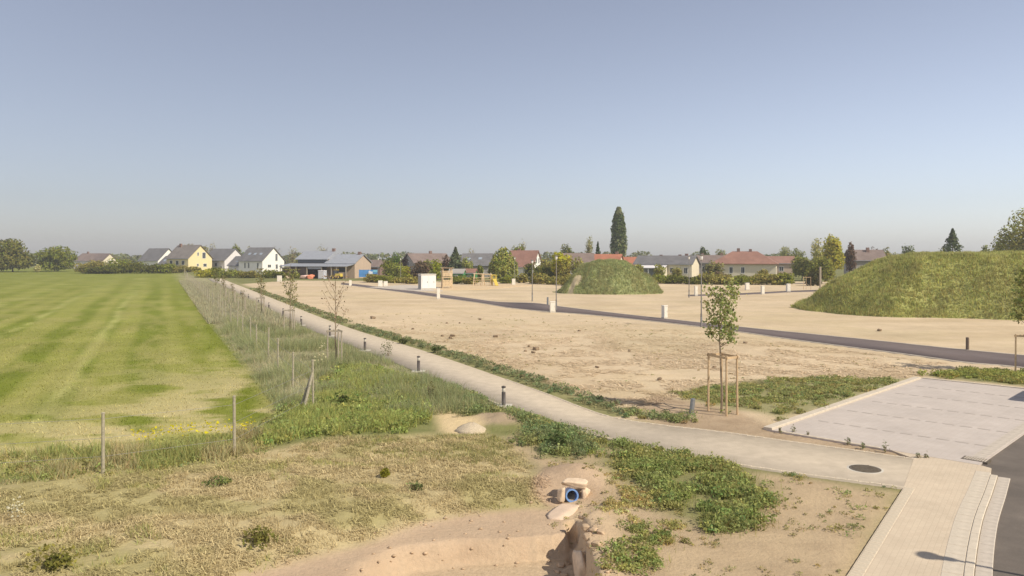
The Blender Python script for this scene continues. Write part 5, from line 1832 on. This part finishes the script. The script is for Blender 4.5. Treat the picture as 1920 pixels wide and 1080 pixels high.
tree('broadleaf_tree', 'dark olive round tree behind the yellow-green one', 1065, 457, 205, 13, (0.10, 0.115, 0.045), n=1300, leaf=0.5)
tree('birch', 'pale thin tree behind the smaller mound', 1104, 441, 225, 12, (0.20, 0.21, 0.13), n=700, leaf=0.45, bare=16)
tree('spruce', 'small dark pointed conifer left of the poplar', 1121, 451, 210, 15, (0.045, 0.07, 0.04), 'conifer', n=1200, leaf=0.5, z0f=0.02)
tree('poplar', 'tall dark column-shaped poplar above the red roofs', 1160, 385, 255, 16, (0.065, 0.09, 0.042), 'poplar', n=6500, leaf=0.7, z0f=0.05, col2=(0.155, 0.18, 0.12))
tree('broadleaf_tree', 'dark tree behind the cream gable', 1320, 462, 230, 11, (0.07, 0.095, 0.045), n=1100, leaf=0.5)
tree('broadleaf_tree', 'grey-green tree behind the grey-brown roof', 1352, 467, 250, 14, (0.17, 0.18, 0.10), n=1000, leaf=0.5)
for x0, tp, wd, Y, c, lab, n in ((1476, 461, 17, 240, (0.15, 0.165, 0.08), 'grey-green tree right of the red hipped roof', 1500), (1497, 465, 15, 228, (0.12, 0.14, 0.05), 'green tree behind the hipped roof house', 1200),
                                 (1503, 479, 24, 170, (0.15, 0.17, 0.065), 'broad light green tree right of the hipped roof house', 2400), (1532, 446, 17, 180, (0.21, 0.22, 0.11), 'pale airy tree left of the yellow-green tall tree', 1200),
                                 (1562, 438, 22, 165, (0.235, 0.24, 0.06), 'tall yellow-green tree left of the large mound', 3000), (1594, 453, 12, 185, PUR, 'dark purple tree right of the tall yellow-green one', 1200),
                                 (1540, 482, 26, 150, (0.13, 0.145, 0.045), 'dense olive tree at the foot of the large mound', 2400), (1640, 462, 10, 230, PUR, 'small dark tree behind the low brown roof', 700), (1663, 463, 9, 225, DKG, 'small dark green tree right of the low brown roof', 600),
                                 (1703, 457, 13, 200, (0.08, 0.105, 0.04), 'small round dark green tree over the large mound', 1100), (1668, 470, 14, 195, OLV, 'low olive tree over the crest of the large mound', 700), (1735, 469, 16, 195, OLV, 'low olive tree left of the dark fir', 800),
                                 (1768, 462, 14, 180, DKG, 'dark round tree left of the fir', 900), (1850, 460, 16, 175, MDG, 'green tree right of the fir', 1300), (1882, 452, 18, 170, MDG, 'dense green tree near the right edge', 1700), (1922, 390, 52, 160, (0.15, 0.165, 0.06), 'tall light green tree at the right edge', 6500)):
    tree('broadleaf_tree', lab, x0, tp, Y, wd, c, n=n, leaf=0.5, z0f=0.08)
tree('fir', 'dark fir standing above the large mound', 1786, 426, 172, 52, (0.055, 0.075, 0.045), 'conifer', n=3000, leaf=0.5, z0f=0.02)
for x0, tp, wd, Y, c, lab, n in ((1236, 495, 15, 166, (0.17, 0.18, 0.075), 'soft light green tree in front of the bungalow canopy', 900), (1268, 500, 12, 162, (0.16, 0.165, 0.075), 'pale olive bush below the bungalow eaves', 800),
                                 (1338, 488, 20, 168, (0.15, 0.15, 0.085), 'greyish bushy tree between bungalow and hipped roof house', 1300), (876, 483, 16, 176, (0.17, 0.19, 0.08), 'pale green tree half covering the grey skylight roof', 1000),
                                 (1084, 482, 15, 150, (0.18, 0.19, 0.075), 'light olive tree just left of the smaller mound crest', 900), (1198, 494, 14, 160, (0.17, 0.18, 0.07), 'light green tree below the lower orange-red roof', 900),
                                 (802, 486, 12, 186, (0.18, 0.19, 0.085), 'light green tree before the brown-roofed house', 800)):
    tree('garden_tree', lab, x0, tp, Y, wd, c, n=n, leaf=0.45, z0f=0.04)
# hedges in front of the houses
for i, (x0, tp, wd, Y, c) in enumerate(((1215, 516, 14, 150, OLV), (1245, 512, 14, 152, MDG), (1272, 514, 15, 150, DKG), (1300, 516, 15, 148, DKG), (1330, 512, 16, 148, OLV), (1362, 513, 16, 146, OLV), (1392, 512, 15, 146, MDG), (1418, 511, 15, 146, OLV), (1448, 511, 16, 145, OLV), (1472, 512, 13, 144, MDG), (1350, 506, 9, 160, (0.11, 0.09, 0.07)), (1430, 505, 9, 160, OLV))):
    tree('hedge_shrub', ['low olive hedge shrub at the right foot of the smaller mound', 'hedge shrub under the bungalow canopy', 'dark hedge shrub below the bungalow windows', 'dark hedge shrub under the bright cream gable', 'olive hedge shrub below the grey-brown house', 'olive hedge shrub behind the staked tree crown', 'green hedge shrub below the left window of the hipped roof house', 'olive hedge shrub below the right window of the hipped roof house', 'olive hedge shrub below the hipped roof house corner', 'green hedge shrub left of the dark tree foot', 'brownish round shrub at the left end of the hipped roof house', 'round shrub against the wall of the hipped roof house'][i], x0, tp + (x0 % 7) - 3, Y, wd * 1.6, tuple(np.array(c) * 1.05), n=1300, leaf=0.42, z0f=0.0, cat='shrub', group='hedge before the right houses')
for i, (x0, tp, wd, Y, c) in enumerate(((700, 517, 13, 158, OLV), (722, 519, 12, 156, MDG), (748, 517, 14, 155, OLV), (772, 520, 11, 150, OLV), (862, 519, 14, 150, MDG), (882, 522, 10, 148, OLV), (950, 516, 12, 152, MDG), (1008, 515, 15, 150, OLV), (1040, 517, 14, 146, OLV), (1066, 518, 12, 140, OLV))):
    tree('hedge_shrub', ['low shrub below the blue banner', 'low green shrub left of the first distant lamp', 'low olive shrub between the distant lamps', 'low shrub left of the transformer cabin', 'low green shrub behind the play tower', 'low olive shrub left of the climbing frames', 'low green shrub behind the yellow slide', 'low olive shrub right of the white pillar', 'low shrub behind the near lamp', 'low shrub at the left foot of the smaller mound'][i], x0, tp + (x0 % 7) - 4, Y, wd * 1.6, tuple(np.array(c) * 1.0), n=1300, leaf=0.4, z0f=0.0, cat='shrub', group='garden hedge behind the play area')
tree('dark_undergrowth_shrub', 'dark shrub between the far stake frame and the pole', 1526, 508, 140, 17, (0.05, 0.05, 0.025), n=1200, leaf=0.45, z0f=0.0, cat='shrub')
# far wood closing the horizon between the houses
g = np.random.default_rng(77)
cs, oo = [], []
for k in range(150):
    x = -430 + k * 6.1 + g.normal(0, 3)
    y = 420 + g.uniform(-20, 40)
    r = g.uniform(5, 8)
    d = g.normal(size=(260, 3))
    d /= np.linalg.norm(d, axis=1)[:, None]
    cs.append(np.array([x, y, r * 0.42]) + d * np.array([r, r, r * g.uniform(0.4, 0.62)]) * g.uniform(0.8, 1.05, (260, 1)))
    oo.append(d)
cs, oo = np.vstack(cs), np.vstack(oo)
k = cs[:, 2] > 0
V, Fc, C = leaf_quads(cs[k], 1.7, vary((0.22, 0.225, 0.10), int(k.sum()), g, 0.2, 0.08), g, 0.3, 0.9, oo[k])
tag(link('far_wood', npmesh('far_wood', V, Fc, C), LEAF), 'far-off line of woodland closing the horizon behind the houses', 'woodland', kind='stuff')

# ------------------------------------------------------------------ ground vegetation
g = np.random.default_rng(101)
# foreground straw: stalks lying about, tufts standing
def stalks(pts, ln, wd, col, g, lift=0.10):
    n = len(pts)
    a = g.uniform(0, 2 * math.pi, n)
    L = ln * g.uniform(0.5, 1.3, n) / 2
    z = hz(pts[:, 0], pts[:, 1]) + 0.008 + g.random(n) * 0.03
    tz = g.normal(0, lift, n) * L * 2
    d = np.stack([np.cos(a) * L, np.sin(a) * L, tz], 1)
    w = np.stack([-np.sin(a) * wd / 2, np.cos(a) * wd / 2, 0 * a], 1)
    c = np.stack([pts[:, 0], pts[:, 1], z + np.abs(tz)], 1)
    V = np.stack([c - d - w, c - d + w, c + d + w, c + d - w], 1).reshape(-1, 3)
    return V, np.arange(4 * n).reshape(-1, 4), np.repeat(col, 4, axis=0)


NS = np.vstack([[(-14.5, 17.0), (-11.2, 18.3)], NEARSTRAW[2:10], [(-3.3, 12.2), (-9.3, 12.2)]])
p = inside_pts(NS, 170000, 1)
k = fbm(p[:, 0], p[:, 1], 0.5, 5, 4)
edge = sdist(p[:, 0], p[:, 1], NS)
pit = sdist(p[:, 0], p[:, 1], PITU)
p = p[g.random(len(p)) < ss(0.36, 0.62, k) * ss(-0.05, 0.8, edge) * ss(-0.05, -0.6, pit)]
A_, B_ = soils(p[:, 0], p[:, 1])
cl = np.clip(A_ * np.array((1.18, 1.18, 1.15)) * g.normal(1.0, 0.17, (len(p), 1)), 0.03, 0.8)
stuff('straw', [stalks(p, 0.10, 0.011, cl, g, 0.12)], STRAW, 'loose dry straw covering the slope in the foreground', 'straw')
p = inside_pts(NS, 90000, 2)
k = fbm(p[:, 0], p[:, 1], 0.4, 15, 4)
p = p[(k > 0.52) & (g.random(len(p)) < ss(0, 1.0, sdist(p[:, 0], p[:, 1], NS)) * ss(-0.05, -0.5, sdist(p[:, 0], p[:, 1], PITU)))]
A_, B_ = soils(p[:, 0], p[:, 1])
cl = np.clip(A_ * g.normal(1.05, 0.2, (len(p), 1)), 0.03, 0.8)
gr = fbm(p[:, 0], p[:, 1], 1.8, 25, 3) > 0.55
cl[gr] = vary((0.36, 0.335, 0.12), int(gr.sum()), g, 0.2, 0.08)
stuff('dry_grass', [blades(p, g.uniform(0.03, 0.16, len(p)) * (0.5 + fbm(p[:, 0], p[:, 1], 1.2, 19, 2)), 0.014, cl, g, 0.8)], STRAW, 'short dry grass tufts standing in the foreground straw', 'grass')
# straw on the plot, near part
plot_near = np.array([P(1180, 780), (2.9, 27.2), (1.3, 31.5), (-5.5, 46), (-20, 76), (6, 70), (22, 38.5), P(1712, 708), P(1300, 735)])
p = avoid_paved(inside_pts(plot_near, 90000, 3), 0.2)
p = p[g.random(len(p)) < ss(70, 28, p[:, 1]) * ss(0.35, 0.6, fbm(p[:, 0], p[:, 1], 1.5, 8, 3))]
A_, B_ = soils(p[:, 0], p[:, 1])
cl = np.clip(A_ * g.normal(1.12, 0.15, (len(p), 1)), 0.03, 0.8)
stuff('straw', [stalks(p, 0.28, 0.028, cl, g, 0.05)], STRAW, 'flattened straw over the plot between path and road', 'straw')
# meadow: short mown grass near the fence, hay
mead_near = np.array([(-26, 15.8), (-10.3, 19.6), (-7.9, 21.6), (-7.4, 27.2), (-25, 67), (-60, 75), (-62, 40), (-38, 25)])
p = inside_pts(mead_near, 150000, 4)
p = p[g.random(len(p)) < ss(74, 22, p[:, 1])]
k = fbm(p[:, 0], p[:, 1], 1.6, 35, 3)
gA, gB = soils(p[:, 0], p[:, 1])
cl = np.clip(gA * g.normal(1.4, 0.32, (len(p), 1)), 0.02, 0.8)
stuff('meadow_grass', [blades(p, g.uniform(0.03, 0.10, len(p)) * (0.5 + k), 0.03, cl, g, 0.9)], LEAF, 'short mown grass of the near meadow', 'grass')
# tall grass along the fence in front, with yellow flowers
fl = np.array([(-26, 14.4), (-15, 17.3), (-10.2, 18.6), (-7.2, 20.2), (-6.6, 21.0), (-6.2, 23), (-7.6, 24.6), (-8.8, 23.2), (-11.4, 21.7), (-16.5, 20.2), (-26, 18.0)])
p = inside_pts(fl, 44000, 5)
cl = vary((0.29, 0.29, 0.09), len(p), g, 0.25, 0.1)
p = p[g.random(len(p)) < ss(-0.1, 0.7, sdist(p[:, 0], p[:, 1], fl) + (fbm(p[:, 0], p[:, 1], 0.9, 46, 3) - 0.5) * 1.6)]
cl = vary((0.40, 0.40, 0.14), len(p), g, 0.22, 0.1)
dryb = fbm(p[:, 0], p[:, 1], 1.3, 47, 3) > 0.54
cl[dryb] = vary((0.50, 0.43, 0.21), int(dryb.sum()), g, 0.2, 0.08)
parts = [blades(p, g.uniform(0.06, 0.36, len(p)) * (0.25 + 1.2 * ss(0.3, 0.7, fbm(p[:, 0], p[:, 1], 1.1, 45, 3))), 0.022, cl, g, 0.65)]
pw = inside_pts(fl, 420, 6)
parts_w = [weed_leaves(pw, 0.2, 0.2, 18, 0.07, (0.34, 0.34, 0.12), g)]
stuff('tall_grass', parts, LEAF, 'tall green grass along the front run of the meadow fence', 'grass')
stuff('wild_herbs', parts_w, LEAF, 'leafy herbs among the tall grass at the front fence', 'weeds')
fz = np.array([P(270, 850), P(300, 838), P(480, 825), P(480, 812), P(340, 822), P(240, 838)])
p = inside_pts(fz, 240, 7)
z = hz(p[:, 0], p[:, 1]) + g.uniform(0.25, 0.5, len(p))
V, Fc, C = leaf_quads(np.stack([p[:, 0], p[:, 1], z], 1), 0.075, vary((0.75, 0.62, 0.03), len(p), g, 0.1, 0.03), g, 1.0, 1.0)
p2 = inside_pts(np.array([P(10, 975), P(40, 958), P(50, 990), P(20, 1005)]), 60, 8)
z2 = hz(p2[:, 0], p2[:, 1]) + g.uniform(0.2, 0.4, len(p2))
V2, F2, C2 = leaf_quads(np.stack([p2[:, 0], p2[:, 1], z2], 1), 0.05, vary((0.75, 0.70, 0.5), len(p2), g, 0.05, 0.02), g, 1.0, 1.0)
p3 = inside_pts(np.array([P(585, 700), P(600, 660), P(622, 668), P(612, 705)]), 40, 9)
z3 = hz(p3[:, 0], p3[:, 1]) + g.uniform(0.5, 0.8, len(p3))
V3, F3, C3 = leaf_quads(np.stack([p3[:, 0], p3[:, 1], z3], 1), 0.09, vary((0.70, 0.62, 0.35), len(p3), g, 0.05, 0.02), g, 1.0, 1.0)
stuff('wild_flowers', [(V, Fc, C)], LEAF, 'yellow wild flowers beside the front fence post', 'flowers')
stuff('wild_flowers', [(V2, F2, C2)], LEAF, 'tiny white flowers at the lower left edge', 'flowers')
stuff('wild_flowers', [(V3, F3, C3)], LEAF, 'cream flower heads in the verge below the bare young tree', 'flowers')
# rough verge
vp = [(verge_poly[[0, -1, -2, -3, -4]], None)]
nv = np.array([FDIR[1], -FDIR[0]])
vg = np.array([CORNER - nv * 1.2, CORNER - nv * 1.6 + FDIR * 40, CORNER + FDIR * 40, (-14.8, 59.5), (-7.6, 43), (-1.7, 31), (0.2, 27.2), (-3, 26)])
p = avoid_paved(inside_pts(vg, 95000, 10), 0.12)
k = fbm(p[:, 0], p[:, 1], 1.7, 55, 3)
cl = vary((0.46, 0.425, 0.255), len(p), g, 0.18, 0.06)
gq = (k > 0.52)
cl[gq] = vary((0.36, 0.365, 0.175), int(gq.sum()), g, 0.2, 0.08)
nearf = np.exp(-(((p[:, 0] - CORNER[0]) * FDIR[1] - (p[:, 1] - CORNER[1]) * FDIR[0]) / 0.9) ** 2)
cl = cl * (1 + 0.12 * nearf)[:, None]
parts = [blades(p, g.uniform(0.10, 0.5, len(p)) * (0.2 + 1.5 * ss(0.3, 0.75, k) + 0.5 * nearf) * ss(0.0, 1.2, -sdist(p[:, 0], p[:, 1], PATH_POLY) + 0.3) * (0.15 + 0.85 * ss(-1.6, -0.2, (p[:, 0] - CORNER[0]) * FDIR[1] - (p[:, 1] - CORNER[1]) * FDIR[0])), 0.018, cl, g, 0.55)]
vg2 = np.array([CORNER - nv * 1.6 + FDIR * 38, CORNER - nv * 1.9 + FDIR * 150, (-57, 150), (-46.6, 129.5), (-29, 90), (-14.8, 58)])
p = avoid_paved(inside_pts(vg2, 60000, 11), 0.15)
k = fbm(p[:, 0], p[:, 1], 2.6, 65, 3)
cl = vary((0.46, 0.42, 0.26), len(p), g, 0.18, 0.06)
parts.append(blades(p, g.uniform(0.25, 0.65, len(p)) * (0.4 + 0.9 * k), 0.06, cl, g, 0.4))
stuff('verge_grass', parts, LEAF, 'tall grey-green dry grass of the verge between fence and path', 'grass')
# lush green patch
p = inside_pts(LUSH, 42000, 12)
k = fbm(p[:, 0], p[:, 1], 1.3, 75, 3)
p = p[g.random(len(p)) < ss(-0.1, 0.9, sdist(p[:, 0], p[:, 1], LUSH) + (k - 0.5) * 1.5)]
k = fbm(p[:, 0], p[:, 1], 1.3, 75, 3)
cl = vary((0.42, 0.435, 0.135), len(p), g, 0.25, 0.1)
stuff('lush_grass', [blades(p, g.uniform(0.12, 0.4, len(p)) * (0.45 + 0.9 * k), 0.028, cl, g, 0.45)], LEAF, 'lush bright green grass patch inside the fence corner', 'grass')
pw = inside_pts(LUSH, 520, 13)
stuff('wild_herbs', [weed_leaves(pw, 0.26, 0.26, 30, 0.11, (0.34, 0.37, 0.115), g)], LEAF, 'bright green herbs in the lush patch inside the fence corner', 'weeds')
# thin grass over the front straw near the lush patch
fr = PP([(480, 850), (600, 825), (760, 818), (920, 815), (985, 850), (930, 880), (760, 860), (600, 850)])
p = inside_pts(fr, 12000, 14)
p = p[fbm(p[:, 0], p[:, 1], 0.7, 85, 3) > 0.47]
stuff('thin_grass', [blades(p, g.uniform(0.03, 0.13, len(p)), 0.02, vary((0.36, 0.335, 0.13), len(p), g, 0.2, 0.08), g, 0.5)], LEAF, 'thin green grass at the top of the straw slope', 'grass')


def weeds(poly, n, h, r, per, leaf, col, label, seed, thr=0.0):
    lo, hi = np.asarray(poly).min(0) - 0.5, np.asarray(poly).max(0) + 0.5
    q = lo + np.random.default_rng(seed).random((n * 4, 2)) * (hi - lo)
    sd = sdist(q[:, 0], q[:, 1], poly)
    f = fbm(q[:, 0], q[:, 1], 1.0, seed, 4) - 0.5
    q = avoid_paved(q[np.random.default_rng(seed + 1).random(len(q)) < ss(-0.25, 0.75, sd + f * 2.6)], 0.06)
    if thr:
        q = q[fbm(q[:, 0], q[:, 1], 0.7, seed + 9, 3) > thr]
    area = fbm(q[:, 0], q[:, 1], 1.3, seed + 5, 3)
    dry = (area > 0.56) | (g.random(len(q)) < 0.12)
    c = np.array(col) * np.array((1.62, 1.48, 1.36))
    parts = [weed_leaves(q[~dry], h, r, per, leaf, c, g)]
    if dry.any():
        parts.append(weed_leaves(q[dry], h * 0.8, r, per, leaf, c * 0.6 + np.array((0.16, 0.14, 0.05)), g))
    tri = []
    if len(q):
        kk = g.integers(0, len(q), len(q) * 5)
        pb = avoid_paved(q[kk] + g.normal(0, r * 0.9, (len(kk), 2)), 0.05)
        bl = blades(pb, g.uniform(0.4, 1.5, len(pb)) * h, 0.012, vary(c * 0.7 + np.array((0.14, 0.12, 0.04)), len(pb), g, 0.25, 0.1), g, 0.45)
        v_ = bl[0].reshape(-1, 3, 3)
        quad = np.stack([v_[:, 0], v_[:, 1], v_[:, 2], v_[:, 2] * 0.98 + v_[:, 0] * 0.02], 1).reshape(-1, 3)
        parts.append((quad, np.arange(len(quad)).reshape(-1, 4), np.repeat(bl[2][::3], 4, axis=0)))
    stuff('weeds', parts, LEAF, label, 'weeds')


BG = (0.17, 0.215, 0.10)
weeds(WEED_A, 230, 0.26, 0.2, 44, 0.075, BG, 'bluish green weeds left of the nearest bollard', 201, 0.3)
weeds(WEED_B, 230, 0.28, 0.2, 50, 0.075, BG, 'bluish green weeds on the bank right of the nearest bollard', 202, 0.3)
weeds(WEED_C, 1000, 0.24, 0.21, 36, 0.075, (0.195, 0.235, 0.085), 'broad green patch of weeds right of the blue pipe', 203, 0.46)
weeds(WEED_D, 800, 0.15, 0.2, 30, 0.08, (0.215, 0.235, 0.095), 'green weeds around the staked tree and along the parking kerb', 204, 0.4)
weeds(WEED_E, 190, 0.10, 0.13, 26, 0.055, (0.2, 0.225, 0.095), 'sparse weeds along the lower edge of the paved path', 205, 0.44)
weeds(WEED_F, 90, 0.10, 0.13, 24, 0.055, (0.2, 0.225, 0.095), 'scattered weeds on the bare soil left of the footway', 206, 0.42)
weeds(WEED_G, 190, 0.15, 0.16, 34, 0.06, (0.2, 0.235, 0.085), 'green weeds on the pit edge at the bottom of the picture', 207, 0.42)
weeds(WEED_H, 420, 0.2, 0.24, 30, 0.10, (0.22, 0.245, 0.075), 'green grass verge behind the parking area', 208)
weeds(PP([(1120, 835), (1200, 832), (1300, 846), (1400, 872), (1340, 868), (1200, 850)]), 200, 0.14, 0.17, 34, 0.065, (0.21, 0.23, 0.09), 'weeds along the lower path edge above the broad patch', 209, 0.38)
weeds(PP([(1180, 772), (1240, 776), (1330, 792), (1330, 806), (1250, 795), (1170, 785)]), 160, 0.18, 0.18, 34, 0.075, (0.18, 0.215, 0.10), 'dark weeds along the upper path edge left of the staked tree', 210, 0.36)
weeds(PP([(1100, 870), (1240, 930), (1330, 1000), (1250, 1010), (1160, 960)]), 420, 0.08, 0.14, 20, 0.055, (0.30, 0.28, 0.12), 'thin yellowish ground cover below the broad weed patch', 211, 0.45)
weeds(DIRT, 380, 0.05, 0.08, 14, 0.04, (0.22, 0.215, 0.10), 'tiny scattered seedlings on the bare soil', 212, 0.48)
weeds(plot_near, 260, 0.06, 0.10, 14, 0.055, (0.21, 0.21, 0.10), 'stray seedlings scattered over the straw plot', 213, 0.5)
# weeds along the right side of the path
ln = PR[(PR[:, 1] > 25.5) & (PR[:, 1] < 130)]
pp = []
for i in range(len(ln) - 1):
    d = ln[i + 1] - ln[i]
    L = np.hypot(*d)
    nn = int(L * (20 if ln[i][1] < 62 else 9))
    t = g.random(nn)
    nrm = np.array([-d[1], d[0]]) / L
    wdt = 1.25
    pp.append(ln[i] + np.outer(t, d) + np.outer(g.random(nn) ** 0.8 * wdt + 0.12, nrm))
pp = avoid_paved(np.vstack(pp), 0.1)
k = fbm(pp[:, 0], pp[:, 1], 1.8, 95, 3)
pp = pp[k > 0.33]
nr = pp[pp[:, 1] < 62]
fr = pp[pp[:, 1] >= 62]
stuff('path_weeds', [weed_leaves(nr, 0.2, 0.18, 26, 0.085, (0.27, 0.29, 0.14), g), weed_leaves(fr, 0.22, 0.26, 12, 0.17, (0.29, 0.29, 0.14), g)], LEAF, 'strip of weeds along the right edge of the path', 'weeds')
# single plants one can point at
def plant(name, label, px, py, h, r, per, leaf, col, seed, cat='plant'):
    q = P(px, py)
    gg = np.random.default_rng(seed)
    zb_ = hz1(*q)
    V, Fc, C = weed_leaves(np.array([q] * 3) + gg.normal(0, r * 0.2, (3, 2)), h, r, per, leaf, col, gg)
    V = V - np.array([q[0], q[1], zb_])
    o = empty(name, (q[0], q[1], zb_))
    link('leaves', npmesh('leaves', V, Fc, C), LEAF, o)
    mb = MB()
    for k in range(5):
        a = k * 1.26
        mb.tube((0, 0, -0.05), (math.cos(a) * r * 0.5, math.sin(a) * r * 0.5, h * 0.7), 0.008, 0.004, 5)
    mb.build('stem', M_BARKY, o)
    return tag(o, label, cat)


plant('weed_bush', 'dark leafy bush at the foot of the bank right of the nearest bollard', 1042, 846, 0.5, 0.32, 120, 0.10, (0.10, 0.13, 0.045), 1, 'bush')
plant('grass_tuft', 'round yellow-green tuft on the straw slope', 720, 896, 0.24, 0.13, 120, 0.06, (0.25, 0.24, 0.03), 2)
plant('weed_plant', 'small green plant on the straw slope right of the yellow tuft', 778, 918, 0.18, 0.2, 60, 0.07, (0.2, 0.21, 0.08), 3)
plant('weed_plant', 'low green plant in front of the middle fence post', 412, 912, 0.16, 0.3, 80, 0.07, (0.2, 0.21, 0.07), 4)
plant('weed_bush', 'tall dark weed beside the corner brace of the fence', 642, 764, 0.6, 0.3, 90, 0.10, (0.12, 0.14, 0.04), 5, 'bush')
plant('weed_bush', 'tall brownish-green weed left of the sandy patch', 806, 750, 0.75, 0.16, 90, 0.09, (0.16, 0.15, 0.06), 6, 'bush')
plant('weed_bush', 'dark round weed on the right path edge, far one', 758, 645, 0.5, 0.4, 70, 0.12, (0.10, 0.12, 0.045), 7, 'bush')
plant('weed_bush', 'round green weed on the right path edge, nearer one', 824, 662, 0.5, 0.42, 70, 0.12, (0.12, 0.15, 0.05), 8, 'bush')
plant('weed_bush', 'tall pale weed at the left path edge by the second bollard', 728, 668, 0.9, 0.3, 60, 0.09, (0.19, 0.20, 0.08), 10, 'bush')
plant('weed_plant', 'yellowish tuft at the lower left edge of the straw slope', 100, 1070, 0.35, 0.35, 110, 0.09, (0.27, 0.25, 0.06), 11)
plant('weed_plant', 'yellow-green tuft in the lower middle of the straw slope', 480, 1015, 0.3, 0.3, 100, 0.08, (0.26, 0.24, 0.07), 12)
for i, (a, b) in enumerate(((1462, 814), (1488, 812), (1515, 818), (1590, 836), (1618, 844), (1660, 850), (1722, 861), (1736, 861))):
    plant('weed_seedling', 'thin weed growing along the near edge of the parking area', a, b, 0.25, 0.07, 12, 0.06, (0.2, 0.21, 0.10), 50 + i)['group'] = 'weeds along the parking edge'

# ------------------------------------------------------------------ air
hzm = bpy.data.materials.new('haze')
hzm.use_nodes = True
ht = hzm.node_tree
for n in list(ht.nodes):
    ht.nodes.remove(n)
hv = ht.nodes.new('ShaderNodeVolumePrincipled')
hv.inputs['Color'].default_value = (0.97, 0.97, 0.97, 1)
hv.inputs['Density'].default_value = 0.00045
hv.inputs['Anisotropy'].default_value = 0.2
hout = ht.nodes.new('ShaderNodeOutputMaterial')
ht.links.new(hv.outputs[0], hout.inputs['Volume'])
hb = MB().box((0, 720, 13.5), (3010, 1570, 31)).build('haze', hzm)
tag(hb, 'thin pale summer haze over the whole plain', 'haze', kind='stuff')
